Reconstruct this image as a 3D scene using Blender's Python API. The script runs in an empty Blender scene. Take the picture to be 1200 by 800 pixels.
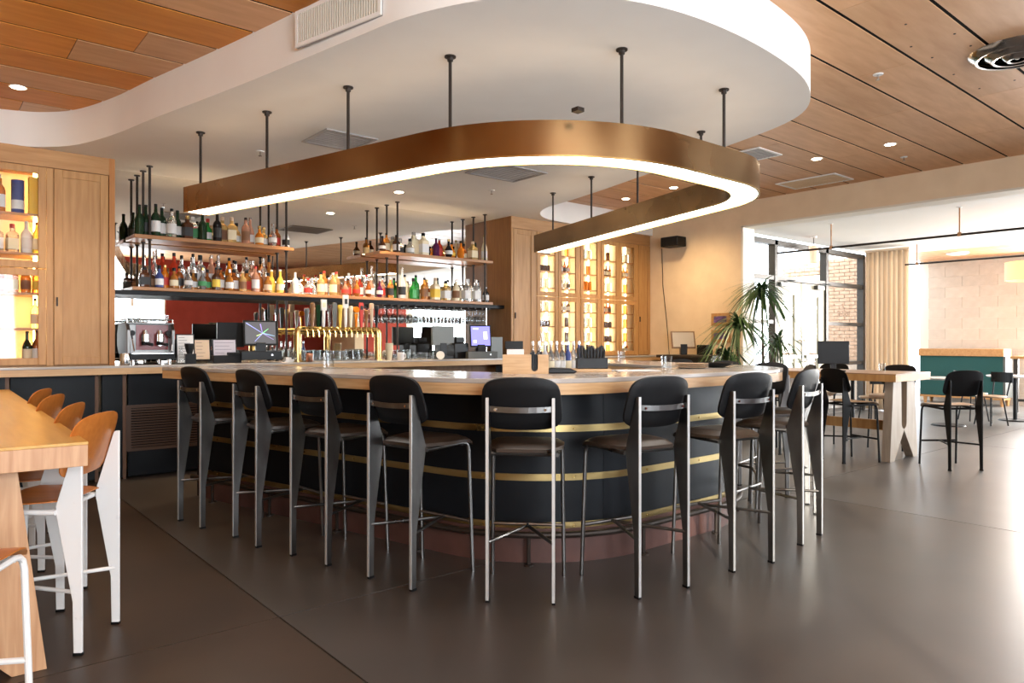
import bpy, bmesh, math, random
from mathutils import Vector, Matrix
random.seed(7)
SC = bpy.context.scene
COL = SC.collection
R = math.radians

# ------------------------------------------------------------------ camera
cam_d = bpy.data.cameras.new('camera')
cam_d.sensor_width = 36.0
cam_d.lens = 36.0 * 839.0 / 1200.0
cam_d.clip_start = 0.02
cam_d.clip_end = 200
cam = bpy.data.objects.new('camera', cam_d)
COL.objects.link(cam)
cam.location = (0, 0, 1.3)
cam.rotation_euler = (R(90), 0, R(-40))
SC.camera = cam

# ------------------------------------------------------------------ world, exposure
SC.view_settings.view_transform = 'Standard'
SC.view_settings.look = 'None'
SC.view_settings.gamma = 1.0
SC.view_settings.use_curve_mapping = False
SC.view_settings.exposure = 0.92
SC.cycles.use_denoising = True
SC.cycles.max_bounces = 10
SC.cycles.transparent_max_bounces = 12
SC.cycles.sample_clamp_indirect = 6.0
SC.cycles.caustics_reflective = False
SC.cycles.caustics_refractive = False
W = bpy.data.worlds.new('sky')
SC.world = W
W.use_nodes = True
bg = W.node_tree.nodes['Background']
bg.inputs[0].default_value = (0.82, 0.91, 1.0, 1)
bg.inputs[1].default_value = 3.2


def area(name, loc, rot, sx, sy, power, col=(1, 1, 1), spread=180):
    d = bpy.data.lights.new(name, 'AREA')
    d.shape = 'RECTANGLE'
    d.size, d.size_y = sx, sy
    d.energy = power
    d.color = col
    d.spread = R(spread)
    o = bpy.data.objects.new(name, d)
    o.location = loc
    o.rotation_euler = rot
    COL.objects.link(o)
    return o


DAY = (0.86, 0.93, 1.0)
# daylight standing in the window openings (behind the camera, far room south wall, far end wall)
area('daylight_window_behind', (4.1, -2.95, 2.0), (R(112), 0, 0), 1.4, 2.2, 75, DAY)
area('daylight_window_left', (.1, -2.95, 1.9), (R(112), 0, 0), 3.1, 2.2, 230, (.9, .95, 1))
area('daylight_far_south', (14.4, -2.95, 1.7), (R(80), 0, 0), 4.7, 2.5, 520, DAY)
area('daylight_far_end', (17.2, 2.55, 1.75), (R(72), 0, R(90)), 3.3, 2.4, 640, (1, .97, .93))
sun_d = bpy.data.lights.new('sun', 'SUN')
sun_d.energy = 3.0
sun_d.angle = R(1.0)
sun_d.color = (1.0, .9, .75)
sun = bpy.data.objects.new('sun', sun_d)
sun.rotation_euler = Vector((0.62, 0.72, -0.30)).to_track_quat('-Z', 'Y').to_euler()
COL.objects.link(sun)

# ------------------------------------------------------------------ materials
MATS = {}


def mat(name, col=(.8, .8, .8), rough=.5, metal=0., spec=.5, trans=0., ior=1.45, emit=None, es=0., coat=0., alpha=1.):
    if name in MATS:
        return MATS[name]
    m = bpy.data.materials.new(name)
    m.use_nodes = True
    b = m.node_tree.nodes['Principled BSDF']
    i = b.inputs
    i['Base Color'].default_value = (*col, 1)
    i['Roughness'].default_value = rough
    i['Metallic'].default_value = metal
    i['Specular IOR Level'].default_value = spec
    i['Transmission Weight'].default_value = trans
    i['IOR'].default_value = ior
    i['Coat Weight'].default_value = coat
    i['Alpha'].default_value = alpha
    if emit:
        i['Emission Color'].default_value = (*emit, 1)
        i['Emission Strength'].default_value = es
    MATS[name] = m
    return m


def nz(m, scale=(1, 1, 1), nscale=5., detail=4., c1=(0, 0, 0), c2=(1, 1, 1), lo=.3, hi=.7, bump=0., rough=None, dist=0., coords='Object', mix=None):
    """procedural colour from stretched noise; optional bump and roughness from the same noise"""
    nt = m.node_tree
    N, L = nt.nodes, nt.links
    b = N['Principled BSDF']
    tc = N.new('ShaderNodeTexCoord')
    mp = N.new('ShaderNodeMapping')
    mp.inputs['Scale'].default_value = scale
    L.new(tc.outputs[coords], mp.inputs[0])
    n = N.new('ShaderNodeTexNoise')
    n.inputs['Scale'].default_value = nscale
    n.inputs['Detail'].default_value = detail
    n.inputs['Distortion'].default_value = dist
    L.new(mp.outputs[0], n.inputs['Vector'])
    r = N.new('ShaderNodeValToRGB')
    r.color_ramp.elements[0].position = lo
    r.color_ramp.elements[0].color = (*c1, 1)
    r.color_ramp.elements[1].position = hi
    r.color_ramp.elements[1].color = (*c2, 1)
    L.new(n.outputs[0], r.inputs[0])
    out = r.outputs[0]
    if mix:                       # a second, larger noise toning the first: mix = (scale, colour, amount)
        n2 = N.new('ShaderNodeTexNoise')
        n2.inputs['Scale'].default_value = mix[0]
        n2.inputs['Detail'].default_value = 3
        L.new(tc.outputs[coords], n2.inputs['Vector'])
        r2 = N.new('ShaderNodeValToRGB')
        r2.color_ramp.elements[0].position = .35
        r2.color_ramp.elements[1].position = .7
        r2.color_ramp.elements[1].color = (mix[2],) * 3 + (1,)
        r2.color_ramp.elements[0].color = (0, 0, 0, 1)
        L.new(n2.outputs[0], r2.inputs[0])
        mx = N.new('ShaderNodeMix')
        mx.data_type = 'RGBA'
        L.new(r2.outputs[0], mx.inputs[0])
        L.new(out, mx.inputs[6])
        mx.inputs[7].default_value = (*mix[1], 1)
        out = mx.outputs[2]
    L.new(out, b.inputs['Base Color'])
    if bump:
        bp = N.new('ShaderNodeBump')
        bp.inputs['Strength'].default_value = bump
        bp.inputs['Distance'].default_value = .01
        L.new(n.outputs[0], bp.inputs['Height'])
        L.new(bp.outputs[0], b.inputs['Normal'])
    if rough:
        mr = N.new('ShaderNodeMapRange')
        mr.inputs['To Min'].default_value = rough[0]
        mr.inputs['To Max'].default_value = rough[1]
        mr.inputs['From Min'].default_value = .3
        mr.inputs['From Max'].default_value = .7
        L.new(n.outputs[0], mr.inputs[0])
        L.new(mr.outputs[0], b.inputs['Roughness'])
    return m


def perobj(m, amt=.15):
    """slight value change from piece to piece (planks, boards, blocks)"""
    nt = m.node_tree
    N, L = nt.nodes, nt.links
    b = N['Principled BSDF']
    src = b.inputs['Base Color'].links[0].from_socket
    oi = N.new('ShaderNodeObjectInfo')
    mr = N.new('ShaderNodeMapRange')
    mr.inputs['To Min'].default_value = 1 - amt
    mr.inputs['To Max'].default_value = 1 + amt
    L.new(oi.outputs['Random'], mr.inputs[0])
    hs = N.new('ShaderNodeHueSaturation')
    L.new(mr.outputs[0], hs.inputs['Value'])
    L.new(src, hs.inputs['Color'])
    L.new(hs.outputs[0], b.inputs['Base Color'])
    return m


M_conc = nz(mat('polished_concrete', rough=.33, spec=.85), (1, 1, 1), 1.1, 5, (.045, .042, .04), (.098, .093, .09), .25, .75, dist=.2, mix=(.5, (.055, .047, .041), .4))
M_concb = nz(mat('warm_light_concrete', rough=.36, spec=.4), (1, 1, 1), 1.1, 5, (.03, .019, .012), (.068, .045, .031), .25, .75, dist=.2, mix=(.6, (.062, .046, .036), .6))  # concrete browned and darkened to paint in the warm, dim light at left
M_concm = nz(mat('part_warm_light_concrete', rough=.33, spec=.65), (1, 1, 1), 1.1, 5, (.038, .029, .023), (.086, .07, .06), .25, .75, dist=.2, mix=(.3, (.06, .055, .051), .9))  # in-between tone, warm left light put partly into the slab colour
M_ceil = perobj(nz(mat('plywood_ceiling', rough=.45, spec=.35), (1.2, 7, 5), 2.2, 6, (.58, .31, .155), (.7, .41, .22), .3, .75, bump=.01, dist=.3), .1)
M_ceilw = perobj(nz(mat('warm_light_plywood_ceiling', rough=.45, spec=.3), (1.2, 7, 5), 2.2, 6, (.6, .215, .032), (.72, .3, .06), .3, .75, bump=.01, dist=.3), .08)  # same plywood tinted orange, the warm light at left painted in
M_gap = mat('ceiling_void_black', (.004, .003, .003), .9, spec=.1)
M_white = nz(mat('white_plaster', rough=.8, spec=.2), (1, 1, 1), 3, 3, (.82, .79, .75), (.85, .82, .78), .3, .7)
M_farceil = mat('far_white_paint', (.68, .65, .6), .8, spec=.2)
M_tan = nz(mat('tan_plaster', rough=.75, spec=.2), (1, 1, 1), 4, 4, (.7, .54, .36), (.76, .6, .41), .3, .7, bump=.02)
M_red = nz(mat('oxblood_paint', rough=.7, spec=.2), (1, 1, 1), 3, 3, (.25, .035, .022), (.3, .045, .03), .3, .7)
M_cream = mat('cream_paint', (.72, .66, .56), .7, spec=.2)
M_oak = perobj(nz(mat('honey_oak', rough=.42, spec=.4), (9, 9, .8), 3, 6, (.36, .175, .058), (.49, .27, .1), .28, .75, bump=.012, dist=.4), .05)
M_oakx = nz(mat('honey_oak_long', rough=.42, spec=.4), (.8, 9, 9), 3, 6, (.36, .175, .062), (.49, .27, .11), .28, .75, bump=.012, dist=.4)
M_oakd = nz(mat('dark_oak_side', rough=.45, spec=.35), (9, 9, .8), 3, 6, (.22, .095, .03), (.31, .145, .05), .28, .75, dist=.4)
M_fir = nz(mat('pale_fir', rough=.4, spec=.4), (14, 14, 1.0), 3, 6, (.42, .22, .11), (.6, .37, .21), .28, .75, bump=.015, dist=.6)
M_top = nz(mat('amber_lacquered_top', rough=.28, spec=.45), (9, .7, 9), 3, 6, (.5, .28, .07), (.62, .39, .12), .28, .75, dist=.4)
M_shelf = nz(mat('walnut_shelf', rough=.4), (.9, 9, 9), 3, 5, (.3, .13, .045), (.44, .21, .08), .28, .75)
M_marble = nz(mat('marble', rough=.2, spec=.5), (1, 1, 1), 3, 6, (.34, .3, .265), (.45, .415, .38), .3, .7, dist=.5)
M_edge = nz(mat('oak_bar_edge', rough=.4, spec=.4), (1.2, 1.2, 16), 4, 6, (.46, .27, .12), (.62, .4, .21), .28, .75, dist=.3)
M_steelblk = nz(mat('blackened_steel', rough=.4, spec=.22), (1, 1, 1), 2.5, 6, (.003, .004, .0055), (.007, .009, .012), .3, .7, rough=(.3, .5), bump=.01)
M_brass = nz(mat('aged_brass', rough=.35, metal=1.), (1, 1, 3), 3.5, 7, (.27, .19, .075), (.46, .35, .16), .3, .72, rough=(.25, .45))
M_ring = nz(mat('patinated_bronze', rough=.24, metal=1.), (1, 1, 1), 2.2, 3, (.2, .12, .055), (.36, .23, .11), .2, .85, rough=(.2, .3))
M_tapbrass = mat('polished_brass', (.5, .35, .13), .27, 1.)
M_plinth = nz(mat('terracotta_plinth', rough=.5), (1, 1, 1), 4, 6, (.05, .022, .017), (.11, .05, .04), .3, .75, bump=.02)
M_black = mat('black_vinyl', (.004, .0042, .005), .5, spec=.28)
M_seat = mat('dark_brown_leather', (.035, .022, .014), .38, spec=.5)
M_steel = nz(mat('raw_steel', rough=.34, metal=1.), (1, 1, .4), 7, 5, (.11, .107, .104), (.21, .206, .2), .3, .7, rough=(.26, .42))
M_chrome = mat('chrome', (.55, .55, .55), .16, 1.)
M_edgesteel = mat('polished_steel_edge', (.62, .62, .61), .42, .7)
M_machine = mat('machine_steel', (.14, .135, .13), .3, 1.)
M_up = mat('added_uplight_strip', (.9, .9, .9), .5, emit=(1, .74, .48), es=.9)  # glow for a strip added to brighten the soffit
M_shelfled = mat('shelf_led_strip', (.9, .9, .9), .5, emit=(1, .74, .46), es=16)
M_gable = nz(mat('russet_oak', rough=.45), (9, 9, .8), 3, 6, (.36, .14, .03), (.46, .2, .05), .28, .75)
M_whitem = nz(mat('white_painted_steel', rough=.35), (1, 1, 1), 22, 6, (.62, .62, .61), (.74, .74, .73), .2, .35)
M_ply = nz(mat('orange_plywood', rough=.3, spec=.45), (1.5, 8, 8), 3, 5, (.4, .115, .018), (.54, .19, .04), .28, .75, dist=.3)
M_plytan = nz(mat('tan_plywood', rough=.3, spec=.5), (1.5, 8, 8), 3, 5, (.36, .24, .15), (.48, .34, .22), .28, .75)
M_blackm = mat('black_painted_steel', (.005, .005, .0055), .45, spec=.25)
M_rod = mat('blackened_iron', (.035, .026, .021), .5, .6)
M_mirror = mat('mirror_glass', (.86, .84, .8), .0, 1.)


def thin_glass(name, tint, ior):
    """thin clear glass: see-through with fresnel reflection"""
    m = bpy.data.materials.new(name)
    m.use_nodes = True
    N, L = m.node_tree.nodes, m.node_tree.links
    N.remove(N['Principled BSDF'])
    t = N.new('ShaderNodeBsdfTransparent')
    t.inputs[0].default_value = (*tint, 1)
    g = N.new('ShaderNodeBsdfGlossy')
    g.inputs['Roughness'].default_value = .03
    lw = N.new('ShaderNodeLayerWeight')          # same reflectance from both faces of the sheet
    lw.inputs[0].default_value = .5
    pw = N.new('ShaderNodeMath')
    pw.operation = 'POWER'
    L.new(lw.outputs['Facing'], pw.inputs[0])
    pw.inputs[1].default_value = 4.
    f = N.new('ShaderNodeMath')
    f.operation = 'MULTIPLY_ADD'
    L.new(pw.outputs[0], f.inputs[0])
    f.inputs[1].default_value = .6
    f.inputs[2].default_value = ior
    mx = N.new('ShaderNodeMixShader')
    L.new(f.outputs[0], mx.inputs[0])
    L.new(t.outputs[0], mx.inputs[1])
    L.new(g.outputs[0], mx.inputs[2])
    L.new(mx.outputs[0], N['Material Output'].inputs[0])
    MATS[name] = m
    return m


M_pane = thin_glass('window_glass', (.97, .98, .98), .025)
M_tumbler = thin_glass('tumbler_glass', (.9, .91, .91), .05)
M_led = mat('led_diffuser', (.9, .9, .9), .5, emit=(1, .965, .9), es=5.5)
M_lamp = mat('downlight_lens', (1, 1, 1), .5, emit=(1, .85, .6), es=22)
M_cab = mat('warm_cabinet_led', (1, 1, 1), .5, emit=(1, .62, .2), es=22)
M_cabback = mat('warm_cabinet_back', (.8, .66, .42), .6)
M_grille = mat('grey_grille', (.32, .3, .29), .5)
M_screenblk = mat('black_plastic', (.006, .006, .0065), .4, spec=.25)
M_paper = mat('paper', (.72, .7, .68), .8)
M_kraft = mat('buff_paper', (.6, .45, .32), .8)
M_grey = mat('grey_metal', (.1, .105, .1), .45, .2)
M_green = nz(mat('teal_upholstery', rough=.75), (1, 1, 1), 60, 2, (.006, .055, .052), (.01, .075, .07), .3, .7)
M_curtain = mat('cream_linen', (.74, .65, .54), .85, spec=.15)
_n, _l = M_curtain.node_tree.nodes, M_curtain.node_tree.links
_t, _m = _n.new('ShaderNodeBsdfTranslucent'), _n.new('ShaderNodeMixShader')
_t.inputs[0].default_value = (.8, .68, .53, 1)
_m.inputs[0].default_value = .45
_l.new(_n['Principled BSDF'].outputs[0], _m.inputs[1])
_l.new(_t.outputs[0], _m.inputs[2])
_l.new(_m.outputs[0], _n['Material Output'].inputs[0])
M_bronze = mat('dark_bronze_frame', (.055, .048, .042), .45, .5)
M_door = mat('olive_beige_door', (.42, .37, .26), .5)
M_leaf = nz(mat('green_leaf', rough=.45), (1, 1, 1), 4, 3, (.015, .05, .012), (.06, .12, .035), .3, .7)
M_bark = nz(mat('bark', rough=.8), (1, 1, 4), 14, 4, (.12, .08, .05), (.24, .17, .11), .3, .7)
M_pot = mat('grey_pot', (.12, .11, .1), .6)
M_block = perobj(nz(mat('painted_block', rough=.75), (1, 1, 1), 9, 5, (.46, .39, .32), (.52, .445, .37), .3, .7, bump=.03), .05)
M_brick = nz(mat('buff_brick', rough=.85), (1, 1, 1), 14, 4, (.42, .25, .16), (.6, .4, .28), .3, .7)
M_ground = nz(mat('pale_paving', rough=.9), (1, 1, 1), 3, 4, (.5, .48, .45), (.62, .6, .57), .3, .7)
M_oranges = mat('amber_lamp_shade', (.85, .55, .2), .6, emit=(1, .55, .16), es=1.2)
M_shade = mat('peach_lamp_shade', (.8, .55, .4), .6, emit=(1, .6, .4), es=.35)
M_pend = mat('white_enamel', (.8, .78, .75), .5)

# ------------------------------------------------------------------ mesh building
class MB:
    def __init__(s):
        s.v, s.f = [], []

    def add(s, vs, fs):
        n = len(s.v)
        s.v += [tuple(p) for p in vs]
        s.f += [tuple(i + n for i in q) for q in fs]
        return s

    def box(s, x0, y0, z0, x1, y1, z1):
        return s.add([(x0, y0, z0), (x1, y0, z0), (x1, y1, z0), (x0, y1, z0), (x0, y0, z1), (x1, y0, z1), (x1, y1, z1), (x0, y1, z1)],
                     [(0, 3, 2, 1), (4, 5, 6, 7), (0, 1, 5, 4), (1, 2, 6, 5), (2, 3, 7, 6), (3, 0, 4, 7)])

    def prism(s, poly, z0, z1):
        n = len(poly)
        a = sum(poly[i][0] * poly[(i + 1) % n][1] - poly[(i + 1) % n][0] * poly[i][1] for i in range(n))
        if a < 0:
            poly = poly[::-1]
        vs = [(x, y, z0) for x, y in poly] + [(x, y, z1) for x, y in poly]
        fs = [tuple(range(n - 1, -1, -1)), tuple(range(n, 2 * n))] + [(i, (i + 1) % n, n + (i + 1) % n, n + i) for i in range(n)]
        return s.add(vs, fs)

    def slab(s, poly, o, u, w, d):
        """polygon (a,b) in the plane o + a*u + b*w, thickened by vector d"""
        o, u, w, d = Vector(o), Vector(u), Vector(w), Vector(d)
        n = len(poly)
        p = [o + u * a + w * b for a, b in poly]
        fs = [tuple(range(n - 1, -1, -1)), tuple(range(n, 2 * n))] + [(i, (i + 1) % n, n + (i + 1) % n, n + i) for i in range(n)]
        return s.add(p + [q + d for q in p], fs)

    def tube(s, path, r, seg=8, caps=True):
        path = [Vector(p) for p in path]
        rs = r if isinstance(r, (list, tuple)) else [r] * len(path)
        vs, fs, up = [], [], None
        for i, p in enumerate(path):
            t = (path[min(i + 1, len(path) - 1)] - path[max(i - 1, 0)]).normalized()
            if up is None:
                up = Vector((0, 0, 1)) if abs(t.z) < .9 else Vector((1, 0, 0))
            a = t.cross(up)
            if a.length < 1e-4:
                a = t.cross(Vector((0, 1, 0)))
            a.normalize()
            b = a.cross(t).normalized()
            up = b
            for k in range(seg):
                w = 2 * math.pi * k / seg
                vs.append(p + (a * math.cos(w) + b * math.sin(w)) * rs[i])
        for i in range(len(path) - 1):
            for k in range(seg):
                k2 = (k + 1) % seg
                fs.append((i * seg + k, i * seg + k2, (i + 1) * seg + k2, (i + 1) * seg + k))
        if caps:
            fs.append(tuple(range(seg - 1, -1, -1)))
            m = (len(path) - 1) * seg
            fs.append(tuple(range(m, m + seg)))
        return s.add(vs, fs)

    def cyl(s, x, y, z0, z1, r, seg=16, r1=None):
        return s.lathe([(r, z0), (r if r1 is None else r1, z1)], seg, (x, y, 0))

    def lathe(s, prof, seg=12, c=(0, 0, 0), sq=None, caps=True):
        """(r,z) profile turned about z; sq = squareness 0..1 for square bottles"""
        vs, fs = [], []
        for r, z in prof:
            for k in range(seg):
                w = 2 * math.pi * (k + .5) / seg
                q = 1.
                if sq:
                    q = 1 + sq * (1 / max(abs(math.cos(w)), abs(math.sin(w))) - 1)
                vs.append((c[0] + r * q * math.cos(w), c[1] + r * q * math.sin(w), c[2] + z))
        for i in range(len(prof) - 1):
            for k in range(seg):
                k2 = (k + 1) % seg
                fs.append((i * seg + k, i * seg + k2, (i + 1) * seg + k2, (i + 1) * seg + k))
        if caps:
            fs.append(tuple(range(seg - 1, -1, -1)))
            m = (len(prof) - 1) * seg
            fs.append(tuple(range(m, m + seg)))
        return s.add(vs, fs)

    def band(s, outer, inner, z0, z1):
        """closed solid between two open polylines of equal length"""
        n = len(outer)
        vs = [(x, y, z0) for x, y in outer] + [(x, y, z0) for x, y in inner] + [(x, y, z1) for x, y in outer] + [(x, y, z1) for x, y in inner]
        fs = []
        for i in range(n - 1):
            j = i + 1
            fs += [(i, n + i, n + j, j), (2 * n + i, 2 * n + j, 3 * n + j, 3 * n + i), (i, j, 2 * n + j, 2 * n + i), (n + i, 3 * n + i, 3 * n + j, n + j)]
        fs += [(0, 2 * n, 3 * n, n), (n - 1, 2 * n - 1, 4 * n - 1, 3 * n - 1)]
        return s.add(vs, fs)

    def grid(s, fn, nu, nv):
        vs = [fn(i / nu, j / nv) for j in range(nv + 1) for i in range(nu + 1)]
        fs = [(j * (nu + 1) + i, j * (nu + 1) + i + 1, (j + 1) * (nu + 1) + i + 1, (j + 1) * (nu + 1) + i) for j in range(nv) for i in range(nu)]
        return s.add(vs, fs)

    def mesh(s, name, m, smooth=35, shift=None):
        me = bpy.data.meshes.new(name)
        vs = s.v
        if shift is not None:
            vs = [(x - shift[0], y - shift[1], z - shift[2]) for x, y, z in vs]
        me.from_pydata(vs, [], s.f)
        if m:
            me.materials.append(m)
        bm = bmesh.new()
        bm.from_mesh(me)
        bmesh.ops.recalc_face_normals(bm, faces=bm.faces)
        bm.to_mesh(me)
        bm.free()
        if smooth:
            me.polygons.foreach_set('use_smooth', [True] * len(me.polygons))
            me.set_sharp_from_angle(angle=R(smooth))
        return me


def obj(name, mb, m=None, parent=None, world=True, smooth=35, bevel=0, loc=None, rz=0):
    """one mesh object; built in world coordinates unless world=False (then local to the parent / loc)"""
    shift = None
    if parent is not None and world:
        shift = WLOC[parent]
    me = mb.mesh(name, m, smooth, shift) if isinstance(mb, MB) else mb
    o = bpy.data.objects.new(name, me)
    COL.objects.link(o)
    if parent is not None:
        o.parent = parent
        WLOC[o] = WLOC[parent]
    else:
        WLOC[o] = Vector((0, 0, 0))
    if loc is not None:
        o.location = loc
    if rz:
        o.rotation_euler = (0, 0, rz)
    if bevel:
        b = o.modifiers.new('bevel', 'BEVEL')
        b.width = bevel
        b.segments = 2
        b.limit_method = 'ANGLE'
        b.angle_limit = R(40)
    return o


WLOC = {}


def thing(name, label, cat, loc=(0, 0, 0), rz=0, group=None):
    o = bpy.data.objects.new(name, None)
    o.empty_display_size = .05
    COL.objects.link(o)
    o.location = loc
    o.rotation_euler = (0, 0, rz)
    WLOC[o] = Vector(loc)
    return tag(o, label, cat, group)


def tag(o, label, cat, group=None):
    o['label'] = label
    o['category'] = cat
    if group:
        o['group'] = group
    return o


def struct(name, mb, m, parent=None, **k):
    o = obj(name, mb, m, parent, **k)
    if parent is None:
        o['kind'] = 'structure'
    return o


def children_map():
    d = {}
    for o in COL.objects:
        if o.parent:
            d.setdefault(o.parent, []).append(o)
    return d


def dup(root, loc, rz, label, group=None):
    kids = children_map()
    r = root.copy()
    COL.objects.link(r)
    r.location = loc
    r.rotation_euler = (0, 0, rz)
    r['label'] = label
    if group:
        r['group'] = group

    def rec(a, b):
        for ch in kids.get(a, []):
            c = ch.copy()
            COL.objects.link(c)
            c.parent = b
            rec(ch, c)
    rec(root, r)
    return r


def setmat(o, m):
    """give one copy its own material while it shares the mesh"""
    o.material_slots[0].link = 'OBJECT'
    o.material_slots[0].material = m


def fillet(pts, ts, seg=14):
    """polyline with rounded corners (tangent length per inner corner)"""
    out = [Vector(pts[0])]
    for i in range(1, len(pts) - 1):
        a, b, c = Vector(pts[i - 1]), Vector(pts[i]), Vector(pts[i + 1])
        t = ts[i - 1]
        d1, d2 = (a - b).normalized(), (c - b).normalized()
        half = d1.angle(d2) / 2
        rad = t * math.tan(half)
        cen = b + (d1 + d2).normalized() * (rad / math.sin(half))
        p, q = b + d1 * t, b + d2 * t
        a0 = math.atan2(p.y - cen.y, p.x - cen.x)
        a1 = math.atan2(q.y - cen.y, q.x - cen.x)
        da = (a1 - a0 + math.pi) % (2 * math.pi) - math.pi
        for k in range(seg + 1):
            w = a0 + da * k / seg
            out.append(cen + Vector((math.cos(w), math.sin(w))) * rad)
    out.append(Vector(pts[-1]))
    return out


def densify(path, step=.25):
    out = [path[0]]
    for a, b in zip(path, path[1:]):
        n = max(1, int((b - a).length / step))
        out += [a + (b - a) * (k / n) for k in range(1, n + 1)]
    return out


def offset(path, d):
    """offset to the left of travel"""
    out = []
    for i, p in enumerate(path):
        t = (path[min(i + 1, len(path) - 1)] - path[max(i - 1, 0)]).normalized()
        out.append(p + Vector((-t.y, t.x)) * d)
    return out


def along(path, s):
    """point and direction at arc length s"""
    for a, b in zip(path, path[1:]):
        l = (b - a).length
        if s <= l:
            return a + (b - a) * (s / l), (b - a).normalized()
        s -= l
    return path[-1], (path[-1] - path[-2]).normalized()


def catmull(pts, n=8):
    P = [Vector(p) for p in pts]
    P = [P[0] * 2 - P[1]] + P + [P[-1] * 2 - P[-2]]
    out = []
    for i in range(1, len(P) - 2):
        for k in range(n):
            t = k / n
            a, b, c, d = P[i - 1], P[i], P[i + 1], P[i + 2]
            out.append(.5 * ((2 * b) + (c - a) * t + (2 * a - 5 * b + 4 * c - d) * t * t + (3 * b - a - 3 * c + d) * t ** 3))
    out.append(P[-2])
    return out


ORD = ['first', 'second', 'third', 'fourth', 'fifth', 'sixth', 'seventh', 'eighth', 'ninth', 'tenth', 'eleventh', 'twelfth', 'thirteenth', 'fourteenth', 'fifteenth', 'sixteenth', 'seventeenth', 'eighteenth', 'nineteenth', 'twentieth',
       'twenty-first', 'twenty-second', 'twenty-third', 'twenty-fourth', 'twenty-fifth', 'twenty-sixth', 'twenty-seventh', 'twenty-eighth', 'twenty-ninth', 'thirtieth']

# ================================================================== THE SETTING
ZC, ZS, XR, YB = 3.34, 3.03, 9.3, 7.62          # main ceiling, soffit, right wall, cabinet fronts

# floor: concrete pours divided by saw-cut joints, each pour a piece
fl = struct('floor', MB().box(-3.8, -3.4, -.2, 17.8, 9.5, -.012), M_gap)
xs = [-3.7, 1.331, 5.79, 10.25, 14.71, 17.7]
ys = [-3.3, -1.16, 3.297, 9.3]
for i in range(5):
    for j in range(3):
        obj('concrete_slab', MB().box(xs[i] + .004, ys[j] + .004, -.011, xs[i + 1] - .004, ys[j + 1] - .004, 0), (M_concb, M_concm)[i] if i < 2 else M_conc, fl)  # the two left columns of pours carry the painted warm light

# wooden main ceiling: dark void above, boards in rows along x, each board a piece
ce = struct('ceiling', MB().box(-3.7, -3.2, ZC + .007, 9.6, 8.4, ZC + .2), M_gap)
meshes = {}
for k in range(-11, 14):
    y0 = 1.67 + .436 * k
    off = {0: 4.39, 2: 6.725, 9: .86, 3: 8.0, 1: 5.6, -1: 6.3}.get(k, (k * 1.37) % 2.44)
    x = off - 2.44 * math.ceil((off + 3.7) / 2.44)
    while x < XR + .1:
        a, b = max(x, -3.6), min(x + 2.44, XR + .15)
        if b - a > .05:
            obj('ceiling_board', MB().box(a + .0025, y0 + .013, ZC, b - .0025, y0 + .423, ZC + .006), M_ceilw if b < 2.3 + (0 if k > 2 else -.3) else M_ceil, ce, smooth=0)  # boards left of the soffit take the painted warm-light tint
        x += 2.44

# white soffit over the bar, wedge shaped with a rounded nose and flared ends
left = [(.6, 7.7), (.86, 7.59), (1.1, 7.31), (1.29, 6.75), (1.43, 6.08), (1.585, 5.4), (1.74, 4.69), (1.93, 3.72), (2.03, 3.27), (2.21, 2.89), (2.47, 2.6), (2.73, 2.43), (3.05, 2.325), (3.45, 2.28), (3.93, 2.29),
        (4.435, 2.36), (4.83, 2.5), (5.13, 2.7), (5.32, 2.97), (5.47, 3.4), (5.62, 3.97), (5.76, 4.5), (5.9, 5.03), (6.07, 5.7), (6.2, 6.3), (6.3, 6.82), (6.54, 7.2), (6.9, 7.43), (7.41, 7.49)]
outl = [(-3.6, 7.72)] + [tuple(p) for p in catmull(left, 5)] + [(XR, 7.5)]
sof = struct('ceiling_soffit', MB().prism(outl + [(XR, 8.3), (-3.6, 8.3)], ZS, ZC + .02), M_white, smooth=30)

# walls
struct('wall_back', MB().box(-3.7, 8.12, 0, 9.6, 8.3, 3.5), M_tan)
struct('wall_left', MB().box(-3.75, -3.2, 0, -3.55, 8.3, 3.5), M_tan)
struct('wall_right', MB().box(XR, 5.87, 0, 9.57, 8.3, 3.5).box(XR, -3.2, 0, 9.57, -1.6, 3.5).box(XR, -1.6, 2.99, 9.57, 5.87, 3.5), M_tan)
struct('trim_opening', MB().box(XR - .004, 5.835, 0, 9.6, 5.87, 2.99).box(XR - .004, -1.6, 2.965, 9.6, 5.87, 2.99), M_cream)
wf = MB()
wins = [(-1.5, 1.7), (3.35, 4.85)]
cur = -3.7
for a, b in wins:
    wf.box(cur, -3.2, 0, a, -3, 3.5).box(a, -3.2, 0, b, -3, .75).box(a, -3.2, 3.1, b, -3, 3.5)
    cur = b
wf.box(cur, -3.2, 0, 11.8, -3, 3.5)
struct('wall_front', wf, M_red)
n = 0


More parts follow.
